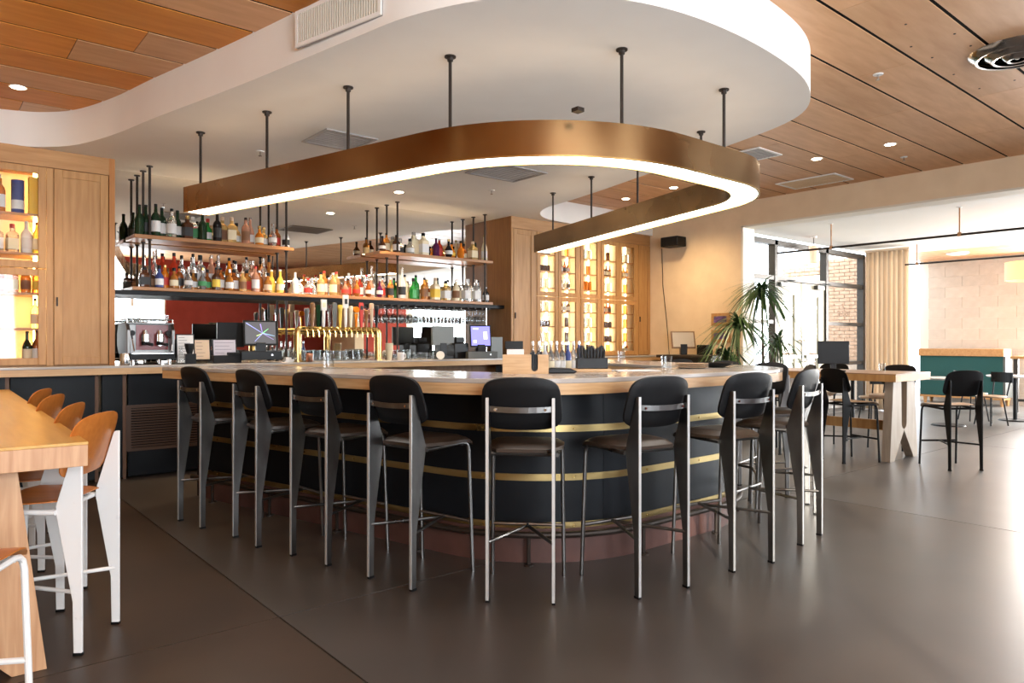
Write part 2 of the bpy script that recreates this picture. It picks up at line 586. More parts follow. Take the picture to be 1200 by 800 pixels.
def framed_window(n, a, b, z0, z1, nv, nh, y=-3.06, axis='x', mf=None):
    """a window with its own frame bars and panes in a wall along x or y"""
    mf = mf or M_cream
    P = (lambda u, v, z: (u, v, z)) if axis == 'x' else (lambda u, v, z: (v, u, z))

    def bar(mb, u0, v0, z0, u1, v1, z1):
        p, q = P(u0, v0, z0), P(u1, v1, z1)
        return mb.box(min(p[0], q[0]), min(p[1], q[1]), z0, max(p[0], q[0]), max(p[1], q[1]), z1)
    w = struct('window_%d' % n, bar(bar(MB(), a, y - .05, z0, b, y + .05, z0 + .05), a, y - .05, z1 - .05, b, y + .05, z1), mf)
    for i in range(nv + 1):
        u = a + (b - a) * i / nv
        obj('mullion', bar(MB(), max(a, u - .03), y - .05, z0 + .05, min(b, u + .03), y + .05, z1 - .05), mf, w)
    for j in range(1, nh):
        z = z0 + (z1 - z0) * j / nh
        obj('glazing_bar', bar(MB(), a, y - .03, z - .02, b, y + .03, z + .02), mf, w)
    for i in range(nv):
        for j in range(nh):
            u0, u1 = a + (b - a) * i / nv, a + (b - a) * (i + 1) / nv
            q0, q1 = z0 + (z1 - z0) * j / nh, z0 + (z1 - z0) * (j + 1) / nh
            obj('pane', bar(MB(), u0 + .02, y - .004, q0 + .02, u1 - .02, y + .004, q1 - .02), M_pane, w)
    return w


framed_window(1, -1.5, 1.7, .75, 3.1, 3, 2)
framed_window(2, 3.35, 4.85, .75, 3.1, 2, 2)

# far room beyond the opening
ZF = 3.06
struct('ceiling_far', MB().box(9.57, -3.2, ZF, 15.2, 6.4, ZF + .2), M_farceil)
cf = struct('ceiling_far_wood', MB().box(15.2, -3.2, ZF + .03, 17.6, 6.4, ZF + .2), M_gap)
for k in range(6):
    obj('ceiling_board', MB().box(15.2 + .4 * k + .005, -3.1, ZF, 15.6 + .4 * k - .005, 6.3, ZF + .02), M_ceil, cf, smooth=0)
wfs = MB().box(11.8, -3.2, 0, 12, -3, 3.5).box(12, -3.2, 0, 16.8, -3, .4).box(12, -3.2, 3, 16.8, -3, 3.5).box(16.8, -3.2, 0, 17.6, -3, 3.5)
struct('wall_far_south', wfs, M_cream)
framed_window(3, 12, 16.8, .4, 3.0, 4, 2)
wb = MB().box(17.27, 4.3, 0, 17.5, 6.4, 3.3).box(17.209, 4.42, 0, 17.275, 6.19, 3.05).box(17.27, -3.2, 0, 17.5, .8, 3.3).box(17.27, .8, 0, 17.5, 4.3, .45).box(17.27, .8, 3.0, 17.5, 4.3, 3.3)
wfe = struct('wall_far_end', wb, M_cream)
framed_window(4, .8, 4.3, .45, 3.0, 3, 2, y=17.35, axis='y', mf=M_bronze)
bm_full = MB().box(-.034, -.3275, -.111, .034, .3275, .111).mesh('block', M_block, 0)
for r in range(14):
    z = .11 + .225 * r
    y = 5.87 if r % 2 else 5.54
    if not r % 2:
        o = obj('half_block', MB().box(17.2, 5.8705, z - .111, 17.268, 6.19, z + .111), M_block, wfe, smooth=0)
    while y > 4.8:
        o = obj('block', bm_full, None, wfe)
        o.location = (17.234, y, z)
        y -= .66
    obj('half_block', MB().box(17.2, 4.42, z - .111, 17.268, y + .3275, z + .111), M_block, wfe, smooth=0)

# storefront along y = 6.2: frames, panes, a pair of doors
YS = 6.2
sf = MB()
for x in (9.6, 10.76, 12.47, 13.92):
    sf.box(x - .045, YS - .06, 0, x + .045, YS + .06, 2.95)
sf.box(9.57, YS - .06, 2.87, 13.96, YS + .06, 2.95)
wx = struct('window_5', sf, M_bronze)
fb = MB().box(9.64, YS - .05, 2.3, 13.88, YS + .05, 2.37)
obj('transom', fb, M_bronze, wx)
for z in (1.62, .9, .06):
    obj('glazing_bar', MB().box(12.5, YS - .045, z - .03, 13.88, YS + .045, z + .03), M_bronze, wx)
    obj('glazing_bar', MB().box(9.64, YS - .045, z - .03, 10.72, YS + .045, z + .03), M_bronze, wx)
for a, b, z0, z1 in ((9.64, 10.72, .06, 2.33), (9.64, 10.72, 2.33, 2.9), (10.8, 12.43, 2.33, 2.9), (12.5, 13.88, .06, .9), (12.5, 13.88, .9, 1.62), (12.5, 13.88, 1.62, 2.33), (12.5, 13.88, 2.33, 2.9)):
    obj('pane', MB().box(a, YS - .004, z0, b, YS + .004, z1), M_pane, wx)
# small dark mark and lettering on the sidelight glass (seen from behind)
mk = MB()
sx, sz, sy = 13.2, 1.83, YS - .012
mk.slab([(-.06, 0), (-.02, -.05), (.04, -.055), (.05, -.02), (.02, -.03), (-.01, -.005), (-.03, .05), (-.06, .06)], (sx, sy, sz + .13), (1, 0, 0), (0, 0, 1), (0, .003, 0))
for k in range(7):
    x = sx - .24 + .07 * k
    mk.box(x, sy, sz - .07, x + .014, sy + .003, sz + .03)
    if k % 2 == 0:
        mk.box(x, sy, sz + .016, x + .05, sy + .003, sz + .03)
    if k in (1, 2, 4, 5):
        mk.box(x, sy, sz - .03, x + .045, sy + .003, sz - .016)
    if k in (0, 3, 5, 6):
        mk.box(x + .036, sy, sz - .07, x + .05, sy + .003, sz + .03)
obj('window_lettering', mk, mat('etched_brown_vinyl', (.3, .19, .12), .7), wx)
for n, (a, b) in enumerate(((10.81, 11.6), (11.63, 12.42)), 1):
    d = MB().box(a, YS - .025, .01, a + .2, YS + .025, 2.29).box(b - .2, YS - .025, .01, b, YS + .025, 2.29).box(a + .2, YS - .025, 2.08, b - .2, YS + .025, 2.29).box(a + .2, YS - .025, .01, b - .2, YS + .025, .5)
    do = struct('door_%d' % n, d, M_door)
    obj('pane', MB().box(a + .19, YS - .005, .49, b - .19, YS + .005, 2.09), M_pane, do)
    hx = b - .06 if n == 1 else a + .06
    obj('door_pull', MB().tube([(hx, YS - .03, .95), (hx, YS - .09, .97), (hx, YS - .09, 1.3), (hx, YS - .03, 1.32)], .012), M_chrome, do)
    obj('push_bar', MB().box(a + .06, YS - .08, 1.02, b - .06, YS - .03, 1.07), M_chrome, do)
    cx = a + .14 if n == 1 else b - .25
    obj('door_closer', MB().box(cx - .12, YS - .1, 2.2, cx + .12, YS - .03, 2.27).tube([(cx, YS - .08, 2.27), (cx + .2, YS - .16, 2.3), (cx + .1, YS - .07, 2.31)], .01, 6), M_grey, do)
# outside: paving, buff brick wall course by course
struct('ground_outside', MB().box(9.6, 6.45, -.2, 22, 16, -.02), M_ground)
bw = struct('wall_brick_outside', MB().box(15.05, 6.4, 0, 15.3, 8.45, 3.05), mat('mortar', (.5, .4, .32), .9))
brick_me = MB().box(-.03, -.105, -.0325, .03, .105, .0325).mesh('brick', M_brick, 0)
for r in range(12, 40):
    z = .04 + .0762 * r
    st = MB()
    k = 0
    y = 8.45 - (.11 if r % 2 else 0)
    while y - .21 > 6.42:
        st.box(15.0, y - .21, z - .0325, 15.055, y, z + .0325)
        y -= .22
    o = obj('brick_course', st, M_brick, bw, smooth=0)
    o['kind'] = 'stuff'

# left and right ends of the recess wall
struct('baseboard_right', MB().box(XR - .015, 5.87, 0, XR, 7.5, .1), M_tan)

# ================================================================== PENDANT RING
ring_c = densify(fillet([(1.815, 6.27), (2.705, 2.79), (4.772, 2.79), (5.805, 6.36)], [.95, .5], 18), .2)
base = (3.6, 4.4, 2.365)
ring = thing('pendant_light', 'long U-shaped bronze pendant light with white glowing underside hung above the bar', 'pendant light', base)
zo, zt, w2 = 2.365, 2.568, .105
ro, ri = offset(ring_c, -w2), offset(ring_c, w2)
obj('outer_face', MB().band(ro, offset(ring_c, -w2 + .006), zo, zt), M_ring, ring)
obj('inner_face', MB().band(offset(ring_c, w2 - .006), ri, zo, zt), M_ring, ring)
obj('top_plate', MB().band(offset(ring_c, -w2 + .006), offset(ring_c, w2 - .006), zt - .008, zt - .002), M_ring, ring)
obj('light_diffuser', MB().band(offset(ring_c, -w2 + .012), offset(ring_c, w2 - .012), zo + .004, zo + .012), M_led, ring)
obj('outer_lip', MB().band(offset(ring_c, -w2 - .001), offset(ring_c, -w2 + .013), zo - .004, zo + .004), M_tapbrass, ring)
obj('inner_lip', MB().band(offset(ring_c, w2 - .013), offset(ring_c, w2 + .001), zo - .004, zo + .004), M_tapbrass, ring)
obj('added_uplight_strip', MB().band(offset(ring_c, -.07), offset(ring_c, .07), zt - .002, zt + .002), M_up, ring)  # unseen strip added on the ring top to light the soffit from below
for e, d in ((0, 1), (-1, -1)):
    p = ring_c[e]
    q = (ring_c[1] - ring_c[0] if e == 0 else ring_c[-1] - ring_c[-2]).normalized()
    a, b = ro[e], ri[e]
    obj('end_cap', MB().prism([tuple(a), tuple(b), tuple(b + q * .008 * d), tuple(a + q * .008 * d)], zo, zt), M_ring, ring)
for i, (x, y) in enumerate([(1.834, 6.195), (2.054, 5.32), (2.277, 4.448), (2.506, 3.57), (3.223, 2.83), (4.274, 2.83), (4.99, 3.521), (5.235, 4.4), (5.473, 5.225), (5.728, 6.083)]):
    h = obj('hanger_rod', MB().cyl(x, y, zt - .01, ZS, .0105, 8).cyl(x, y, zt - .012, zt + .02, .018, 8), M_rod, ring)
    obj('ceiling_flange', MB().lathe([(.035, ZS - .008), (.035, ZS), ], 14, (x, y, 0)).lathe([(.018, ZS - .03), (.02, ZS - .006)], 10, (x, y, 0)), M_rod, h)
obj('cable_clip', MB().box(2.79, 2.765, zt - .004, 2.84, 2.815, zt + .018), M_rod, ring)

# ================================================================== BAR
ZB0, ZB1, ZB2 = 1.016, 1.0765, 1.103             # edge underside, marble underside, marble top
top_o = densify(fillet([(1.49, 6.0), (2.344, 2.66), (5.14, 2.66), (6.2, 6.3)], [.68, .6], 16), .3)
top_i = offset(top_o, .74)
bt = thing('curved_worktop', 'long curved marble bar top with pale oak edge, bending round the bartenders', 'bar top', (3.6, 3.0, ZB0))
o = obj('marble_slab', MB().band(top_o, top_i, ZB1, ZB2), M_marble, bt, bevel=.004)
obj('oak_edge', MB().band(offset(top_o, .004), offset(top_o, .05), ZB0, ZB1), M_edge, bt)
obj('oak_inner_edge', MB().band(offset(top_o, .69), offset(top_o, .735), ZB0, ZB1), M_edge, bt)
obj('underlay', MB().band(offset(top_o, .05), offset(top_o, .69), ZB1 - .02, ZB1), M_gap, bt)
pan = densify(fillet([(1.86, 6.3), (2.706, 2.9), (4.82, 2.9), (5.78, 6.3)], [.75, .6], 16), .25)
bb = thing('bar_counter', 'dark steel clad bar counter with brass bands on a terracotta plinth', 'bar', (3.6, 3.0, 0))
obj('inner_wall', MB().band(offset(pan, .03), offset(pan, .1), 0, ZB0), M_gap, bb)
zb = [.235, .5, .787, 1.0]
bh = .04
tot = sum((b - a).length for a, b in zip(pan, pan[1:]))
nsec = 7


def subpath(path, s0, s1):
    out, s = [along(path, s0)[0]], 0
    for a, b in zip(path, path[1:]):
        s += (b - a).length
        if s0 + .004 < s < s1 - .004:
            out.append(b)
    out.append(along(path, s1)[0])
    return out


for k in range(nsec):
    seg = subpath(pan, tot * k / nsec + .0012, tot * (k + 1) / nsec - .0012)
    for z0, z1 in ((.215, .5 - .02), (.5 + .02, .787 - .02), (.787 + .02, ZB0)):
        obj('steel_panel', MB().band(seg, offset(seg, .03), z0, z1), M_steelblk, bb)
for z in (.215, .5, .787):
    b = obj('brass_band', MB().band(offset(pan, -.007), offset(pan, .002), z - .02, z + .02), M_brass, bb)
    rv = MB()
    for k in range(16):
        p, t = along(pan, tot * (k + .5) / 16)
        n_ = Vector((t.y, -t.x)) * .008
        rv.tube([(p.x + n_.x * .8, p.y + n_.y * .8, z), (p.x + n_.x * 1.4, p.y + n_.y * 1.4, z)], .007, 8)
    r_ = obj('rivets', rv, M_tapbrass, b)
    r_['kind'] = 'stuff'
pl = offset(pan, -.012)
obj('plinth', MB().band(pl, offset(pan, .03), 0, .2), M_plinth, bb)
# foot rail on short posts in front of the plinth
fr = offset(pan, -.07)
rail = thing('foot_rail', 'dark pipe foot rail running along the foot of the bar', 'foot rail', (3.6, 2.8, 0))
obj('pipe', MB().tube([(p.x, p.y, .178) for p in fr], .019, 10), M_rod, rail)
fl_len = sum((b - a).length for a, b in zip(fr, fr[1:]))
for k in range(12):
    p, t = along(fr, .3 + (fl_len - .6) * k / 11)
    obj('post', MB().cyl(p.x, p.y, 0, .178, .012, 8).cyl(p.x, p.y, 0, .01, .03, 10), M_rod, rail)
# end panel of the bar with a bottle opener rack
obj('end_panel', MB().slab([(0, 0), (.62, 0), (.62, ZB0), (0, ZB0)], (1.86, 6.3, 0), (.97, .24, 0), (0, 0, 1), (-.01, .04, 0)), M_steelblk, bb)
obj('end_panel', MB().slab([(0, 0), (.62, 0), (.62, ZB0), (0, ZB0)], (5.18, 6.47, 0), (.96, -.27, 0), (0, 0, 1), (-.01, -.04, 0)), M_steelblk, bb)

# ================================================================== CABINETS
ZK = 1.08


def cabinet(x0, x1, yf, name, label, doors, zb=ZK, yb=8.1, depth=.44, split=1.95):
    """tall built-in: carcass, crown, doors; doors = [(x0,x1,'panel'|'glass')]"""
    t = thing(name, label, 'cabinet', ((x0 + x1) / 2, yf, zb))
    t_ = .02
    ca = MB().box(x0, yf + .02, zb, x0 + t_, yb, ZS - .002).box(x1 - t_, yf + .02, zb, x1, yb, ZS - .002).box(x0 + t_, yf + .02, zb, x1 - t_, yb, zb + .03).box(x0 + t_, yf + .02, 2.86, x1 - t_, yb, ZS - .002)
    obj('carcass', ca, M_oakd, t, bevel=0)
    obj('crown_panel', MB().box(x0, yf, 2.868, x1 - (.05 if x0 < 0 else 0), yf + .02, ZS - .003), M_oakx, t)
    obj('back_panel', MB().box(x0 + t_, yf + depth, zb + .03, x1 - t_, yf + depth + .015, 2.86), M_cabback, t)
    for a, b, kind in doors:
        if kind == 'stile':
            obj('stile', MB().box(a, yf, zb, b, yf + .02, 2.862 if b < 1.45 or b > 2 else ZS - .002), M_oak if b < 1.45 or b > 2 else M_gable, t, bevel=.002)
            continue
        if kind == 'panel':
            d = MB().box(a + .003, yf + .002, zb + .01, b - .003, yf + .014, 2.86)
            dd = obj('panel_door', d, M_oak, t)
            s = .07
            obj('door_frame', MB().box(a + .003, yf - .008, zb + .01, a + s, yf + .002, 2.86).box(b - s, yf - .008, zb + .01, b - .003, yf + .002, 2.86).box(a + s, yf - .008, 2.86 - s, b - s, yf + .002, 2.86).box(a + s, yf - .008, zb + .01, b - s, yf + .002, zb + s + .01), M_oak, dd, bevel=.003)
            obj('door_pull', MB().box(a + .02, yf - .022, 1.62, a + .032, yf - .008, 1.7), M_rod, dd)
        else:
            for z0, z1 in ((zb + .01, split - .003), (split + .003, 2.86)):
                s = .062
                dd = obj('glass_door', MB().box(a + .003, yf - .008, z0, a + s, yf + .014, z1).box(b - s, yf - .008, z0, b - .003, yf + .014, z1).box(a + s, yf - .008, z1 - s, b - s, yf + .014, z1).box(a + s, yf - .008, z0, b - s, yf + .014, z0 + s), M_oak, t, bevel=.003)
                obj('pane', MB().box(a + s - .004, yf + .002, z0 + s - .004, b - s + .004, yf + .006, z1 - s + .004), M_pane, dd)
    return t


cabL = cabinet(-1.6, 1.48, YB, 'wall_cabinet', 'tall honey oak cabinet at the left with glowing bottle shelves behind glass', [(-1.6, -.4, 'panel'), (-.4, -.36, 'stile'), (-.36, .045, 'panel'), (.045, .495, 'glass'), (.495, .93, 'glass'), (.93, .985, 'stile'), (.985, 1.425, 'panel'), (1.43, 1.48, 'stile')])
YR = 7.55
cabR = cabinet(6.325, XR - .005, YR, 'wall_cabinet', 'tall honey oak cabinet at the right with five lit glass doors', [(6.325, 6.36, 'stile'), (6.36, 6.75, 'panel'), (6.75, 6.79, 'stile'), (6.79, 7.21, 'glass'), (7.21, 7.63, 'glass'), (7.63, 7.67, 'stile'), (7.67, 8.09, 'glass'), (8.09, 8.12, 'stile'), (8.12, 8.53, 'glass'), (8.53, 8.95, 'glass'), (8.95, 9.0, 'stile'), (9.0, XR - .005, 'panel')], depth=.21)
for a in (.045, .495):
    for z in (1.42, 1.735, 2.09, 2.44):
        obj('shelf', MB().box(a + .02, YB + .03, z - .02, a + .42, 8.08, z), M_shelf, cabL)
    obj('led_strip', MB().box(a + .36, YB + .2, 1.12, a + .39, YB + .22, 2.84), M_cab, cabL)
obj('divider', MB().box(.485, YB + .02, 1.11, .505, 8.08, 2.86), M_oakd, cabL)
obj('divider', MB().box(.95, YB + .02, 1.11, .97, 8.08, 2.86), M_oakd, cabL)
obj('divider', MB().box(.03, YB + .02, 1.11, .045, 8.08, 2.86), M_oakd, cabL)
shz = [1.3, 1.52, 1.74, 2.08, 2.32, 2.56]
M_cab2 = mat('pale_cabinet_led', (1, 1, 1), .5, emit=(1, .84, .58), es=8)
for i, a in enumerate((6.79, 7.21, 7.67, 8.12, 8.53)):
    for z in shz:
        obj('shelf', MB().box(a + .01, YR + .03, z - .012, a + .41, YR + .205, z), M_oakx, cabR)
    for x in ((.345,) if i not in (0, 3) else (.08, .34)):
        obj('led_strip', MB().box(a + x, YR + .17, 1.13, a + x + .022, YR + .18, 2.84), M_cab2, cabR)
    obj('divider', MB().box(a - .012, YR + .02, 1.11, a + .004, YR + .205, 2.86), M_cabback, cabR)

# counters along the back wall
def counter(x0, x1, yf, name, label, ybase):
    t = thing(name, label, 'counter', ((x0 + x1) / 2, ybase, 0))
    obj('stone_top', MB().box(x0, yf, ZK - .022, x1, 8.1, ZK), M_marble, t, bevel=.003)
    obj('oak_edge', MB().box(x0, yf + .006, ZK - .08, x1, yf + .05, ZK - .022), M_edge, t)
    obj('underside', MB().box(x0, yf + .05, ZK - .05, x1, 8.1, ZK - .022), M_gap, t)
    return t


cl = counter(-1.6, 2.5, 7.3, 'back_counter', 'stone topped counter below the left cabinet, oak edged over blackened steel', 7.55)
for a, b in ((-1.6, -.2), (-.17, .62), (.66, 1.3), (1.36, 1.53)):
    obj('steel_panel', MB().box(a, 7.55, 0.02, b, 7.6, ZK - .08), M_steelblk, cl)
    obj('copper_strip', MB().box(b, 7.545, 0, b + .03, 7.6, ZK - .05), mat('dull_copper', (.12, .06, .035), .5, .4), cl)
obj('steel_panel', MB().box(1.58, 7.55, .68, 2.5, 7.6, ZK - .08), M_steelblk, cl)
obj('steel_panel', MB().box(1.58, 7.55, .02, 2.5, 7.6, .27), M_steelblk, cl)
gv = obj('vent_grille', MB().box(1.58, 7.56, .27, 2.5, 7.6, .68), M_gap, cl)
obj('grille_frame', MB().box(1.56, 7.54, .255, 2.5, 7.56, .285).box(1.56, 7.54, .665, 2.5, 7.56, .695).box(1.56, 7.54, .285, 1.6, 7.56, .665), mat('dark_walnut', (.07, .035, .02), .45), gv)
sl = MB().box(-.45, -.01, -.007, .45, .014, .007).mesh('grille_slat', mat('dark_walnut'), 0)
for k in range(15):
    s = obj('grille_slat', sl, None, gv)
    s.location = Vector((2.05, 7.553, .3 + k * .025)) - WLOC[gv]
cb = counter(2.5, 6.32, 7.3, 'back_counter', 'stone topped back bar counter below the bottle shelves and mirror', 7.55)
obj('body', MB().box(2.52, 7.6, 0, 6.3, 8.08, ZK - .3), M_gap, cb)
obj('shelf_back', MB().box(2.52, 7.85, ZK - .3, 6.3, 8.08, ZK - .05), M_oakd, cb)
for a, b in ((2.52, 3.4), (3.42, 4.3), (4.32, 5.2), (5.22, 6.28)):
    obj('cupboard_door', MB().box(a, 7.57, .05, b, 7.6, ZK - .3), M_oakd, cb, bevel=.003)
cr = counter(6.33, XR - .01, 7.3, 'back_counter', 'oak edged counter below the right glass fronted cabinet', 7.55)
for k in range(4):
    a = 6.34 + .74 * k
    obj('cupboard_door', MB().box(a, 7.5, .05, a + .73, 7.53, ZK - .09), M_oak, cr, bevel=.003)
obj('body', MB().box(6.34, 7.53, 0, XR - .02, 8.08, ZK - .05), M_oakd, cr)

# mirror and bottle shelves in the recess
mir = obj('wall_mirror', MB().box(1.485, 8.086, ZK + .001, 6.32, 8.1, ZS - .002), M_mirror, smooth=0)
tag(mir, 'large wall mirror filling the recess behind the bottle shelves', 'mirror')
sh = thing('bottle_shelf', 'long walnut bottle shelf on a black steel beam, below two shorter shelves', 'shelf', (3.9, 7.85, 1.77))
obj('steel_beam', MB().box(1.485, 7.7, 1.755, 6.32, 8.08, 1.8), M_blackm, sh)
obj('board', MB().box(1.64, 7.66, 1.8, 6.09, 8.07, 1.835), M_shelf, sh, bevel=.004)
obj('led_strip', MB().box(1.68, 8.035, 1.835, 6.05, 8.06, 1.839), M_shelfled, sh)
for x in (1.8, 3.19, 4.61, 5.98):
    for y in (7.7, 7.96):
        obj('rod', MB().cyl(x, y, 1.835, ZS - .002, .0125, 8).cyl(x, y, ZS - .012, ZS - .002, .03, 12), M_rod, sh)
for x in (3.19, 4.61):
    for y in (7.7, 7.96):
        obj('rod', MB().cyl(x, y, ZK, 1.756, .012, 8).cyl(x, y, ZK, ZK + .01, .025, 10), M_rod, sh)
obj('rod', MB().cyl(6.02, 7.72, ZK, 1.756, .007, 8), M_chrome, sh)
ZL, ZU = 2.345, 2.40
for a, b, z, lab in ((1.655, 3.26, ZL, 'upper left walnut bottle shelf hung on black rods'), (4.34, 6.09, ZU, 'upper right walnut bottle shelf hung on black rods')):
    s = thing('bottle_shelf', lab, 'shelf', ((a + b) / 2, 7.85, z - .038))
    obj('board', MB().box(a, 7.66, z - .038, b, 8.04, z), M_shelf, s, bevel=.004)
    obj('led_strip', MB().box(a + .03, 8.005, z, b - .03, 8.03, z + .004), M_shelfled, s)
    for x in [q for q in (1.8, 3.19, 4.61, 5.98) if a < q < b]:
        for y in (7.7, 7.96):
            obj('shelf_collar', MB().cyl(x, y, z - .05, z - .038, .022, 10).cyl(x, y, z, z + .012, .02, 10), M_rod, s)

# ================================================================== STOOLS
def make_stool(name, label, cat, dz, m_leg, m_tube, m_seat, m_back, pad, group, edge=False):
    """sheet-steel rear legs, tubular front legs, curved back; local: +x forward, origin between the rear feet"""
    t = thing(name, label, cat, (0, 0, 0), 0, group)
    H, S = 1.02 + dz, .78 + dz
    hw = .165
    for s in (-1, 1):
        prof = [(0, 0), (.034, 0), (.038, .3 + .6 * dz), (.102, S - .07), (.104, S - .03), (.024, H - .004), (.015, H), (0, H)]
        lg = obj('rear_leg', MB().slab(prof, (0, s * hw - .007, 0), (1, 0, 0), (0, 0, 1), (0, .014, 0)), m_leg, t, world=False, bevel=.003)
        obj('foot_glide', MB().box(-.001, s * hw - .009, 0, .035, s * hw + .009, .012), M_blackm, lg, world=False)
        if edge:
            obj('edge_strip', MB().box(-.0035, s * hw - .0075, .012, -.0005, s * hw + .0075, H), M_edgesteel, lg, world=False)
        r = .011
        z = S - .045
        path = [(.452, s * .2, 0), (.425, s * .192, z - .05), (.418, s * .19, z - .02), (.4, s * .188, z - .005), (.37, s * .186, z), (.1, s * (hw + .014), z - .01)]
        obj('front_leg', MB().tube(path, r, 9), m_tube, t, world=False)
    z = S - .05
    obj('seat_frame', MB().tube([(.38, -.186, z), (.38, .186, z)], .011, 8).tube([(.12, -hw, z - .005), (.12, hw, z - .005)], .011, 8), m_tube, t, world=False)
    zb = .285 if dz > -.05 else .25
    xf = .452 - .027 * zb / (S - .1)
    obj('footrest', MB().tube([(xf, -.198, zb), (xf, .198, zb)], .0105, 8).tube([(xf, 0, zb), (xf - .03, 0, zb), (.02, hw, zb + .01)], .009, 8).tube([(xf - .03, 0, zb), (.02, -hw, zb + .01)], .009, 8), m_tube, t, world=False)
    # seat: rounded, narrower between the rear legs, front edge rolling down
    th = .05 if pad else .013

    def seat(u, v, top):
        x = .075 + (.475 - .075) * u
        w = .150 + (.205 - .150) * min(1, u * 2.2)
        e = abs(2 * u - 1) ** 6
        w *= (1 - .14 * e)
        y = (2 * v - 1) * w
        k = abs(2 * v - 1)
        z = S - .008 - .045 * max(0, (u - .72) / .28) ** 2 * (1 if not pad else .55) - (.012 * (1 - (2 * u - 1) ** 2) * (1 - k * k) if not pad else -.008 * (1 - k ** 4) * (1 - abs(2 * u - 1) ** 4))
        edge = max(k ** 8, abs(2 * u - 1) ** 10)
        return (x, y, z - (th * .35 * edge if top else th - th * .3 * edge))
    mb = MB()
    nu, nv = 12, 10
    mb.grid(lambda u, v: seat(u, v, True), nu, nv)
    mb.grid(lambda u, v: seat(u, v, False), nu, nv)
    q = (nu + 1) * (nv + 1)
    rim = [i for i in range(nu + 1)] + [j * (nu + 1) + nu for j in range(1, nv + 1)] + [nv * (nu + 1) + i for i in range(nu - 1, -1, -1)] + [j * (nu + 1) for j in range(nv - 1, 0, -1)]
    for a, b in zip(rim, rim[1:] + rim[:1]):
        mb.f.append((a, b, q + b, q + a))
    obj('seat', mb, m_seat, t, world=False, smooth=50)
    # backrest: curved pad leaning back along the slanted leg tops
    zc, hh = H - .035, .122
    tb = .034 if pad else .012

    def back(u, v, side):
        k = 2 * u - 1
        g = 2 * v - 1
        m_ = max(abs(k), abs(g))
        if m_ > 0:                       # rounded-rectangle outline
            q_ = m_ / (abs(k) ** 5 + abs(g) ** 5) ** .2
            k, g = k * (1 - (1 - q_) * m_ ** 3), g * (1 - (1 - q_) * m_ ** 3)
        y = k * (.202 - .007 * g)
        zz = zc + g * hh + (.014 if g > 0 else -.008) * (1 - k * k) * abs(g)
        x = .024 + tb / 2 - .037 * g + .02 * k * k
        d = tb * (.5 - .32 * m_ ** 8)
        return (x + d * side, y, zz + .36 * d * side)
    mb = MB()
    nu, nv = 14, 10
    mb.grid(lambda u, v: back(u, v, 1), nu, nv)
    mb.grid(lambda u, v: back(u, v, -1), nu, nv)
    q = (nu + 1) * (nv + 1)
    rim = [i for i in range(nu + 1)] + [j * (nu + 1) + nu for j in range(1, nv + 1)] + [nv * (nu + 1) + i for i in range(nu - 1, -1, -1)] + [j * (nu + 1) for j in range(nv - 1, 0, -1)]
    for a, b in zip(rim, rim[1:] + rim[:1]):
        mb.f.append((a, b, q + b, q + a))
    obj('backrest', mb, m_back, t, world=False, smooth=50)
    if pad:
        zs = H - .055
        pts = [(.012 - .022 * (1 - (k / 4) ** 2), hw * k / 4, zs - .006 * (1 - (k / 4) ** 2)) for k in range(-4, 5)]
        st = MB()
        for a, b in zip(pts, pts[1:]):
            st.add([(a[0], a[1], a[2] - .014), (b[0], b[1], b[2] - .014), (b[0], b[1], b[2] + .014), (a[0], a[1], a[2] + .014), (a[0] + .004, a[1], a[2] - .014), (b[0] + .004, b[1], b[2] - .014), (b[0] + .004, b[1], b[2] + .014), (a[0] + .004, a[1], a[2] + .014)],
                   [(0, 1, 2, 3), (4, 7, 6, 5), (0, 4, 5, 1), (3, 2, 6, 7), (0, 3, 7, 4), (1, 5, 6, 2)])
        sp = obj('back_strap', st, m_leg, t, world=False)
        for s in (-1, 1):
            obj('screw', MB().tube([(.008, s * .125, zs - .003), (-.004, s * .125, zs - .003)], .007, 10), M_chrome, sp, world=False)
    return t


def place(a, b):
    """rear feet left, right (seen from behind) -> mid point, heading"""
    dx, dy = b[0] - a[0], b[1] - a[1]
    return ((a[0] + b[0]) / 2, (a[1] + b[1]) / 2, 0), math.atan2(dx, -dy)


G1 = 'black bar stools around the bar'
spots = [(((1.48, 5.522), (1.536, 5.195)), 'black padded bar stool farthest left along the bar, beside the louvred grille'),
         (((1.633, 4.828), (1.665, 4.486)), 'second black padded bar stool from the left along the bar'),
         (((1.759, 4.186), (1.838, 3.855)), 'third black padded bar stool from the left along the bar'),
         (((1.916, 3.525), (1.992, 3.176)), 'fourth black bar stool from the left, last before the bar bends'),
         (((2.195, 2.811), (2.425, 2.57)), 'black bar stool seen squarely from behind at the middle of the bar bend'),
         (((2.802, 2.351), (3.145, 2.291)), 'black bar stool just right of the one seen squarely from behind'),
         (((3.542, 2.281), (3.872, 2.228)), 'black bar stool second to the right of the squarely seen one'),
         (((4.332, 2.298), (4.685, 2.341)), 'black bar stool at the bar corner with broad steel legs seen side on'),
         (((5.22, 2.64), (5.485, 2.852)), 'bar stool directly behind the corner stool, only its back rim and a leg showing'),
         (((5.61, 3.09), (5.69, 3.42)), 'bar stool with brown lit back beyond the bar corner, before the plants'),
         (((5.74, 3.62), (5.82, 3.95)), 'bar stool peeking over the far side of the bar, below the leafy plants'),
         (((5.98, 4.3), (6.07, 4.62)), 'bar stool peeking over the far side of the bar, below the tilted terminal')]
st0 = make_stool('bar_stool', 'x', 'bar stool', 0., M_steel, M_steel, M_seat, M_black, True, G1, True)
for i, ((a, b), lab) in enumerate(spots):
    loc, rz = place(a, b)
    if i == 0:
        st0.location, st0.rotation_euler = loc, (0, 0, rz)
        st0['label'] = lab
    else:
        dup(st0, loc, rz, lab)
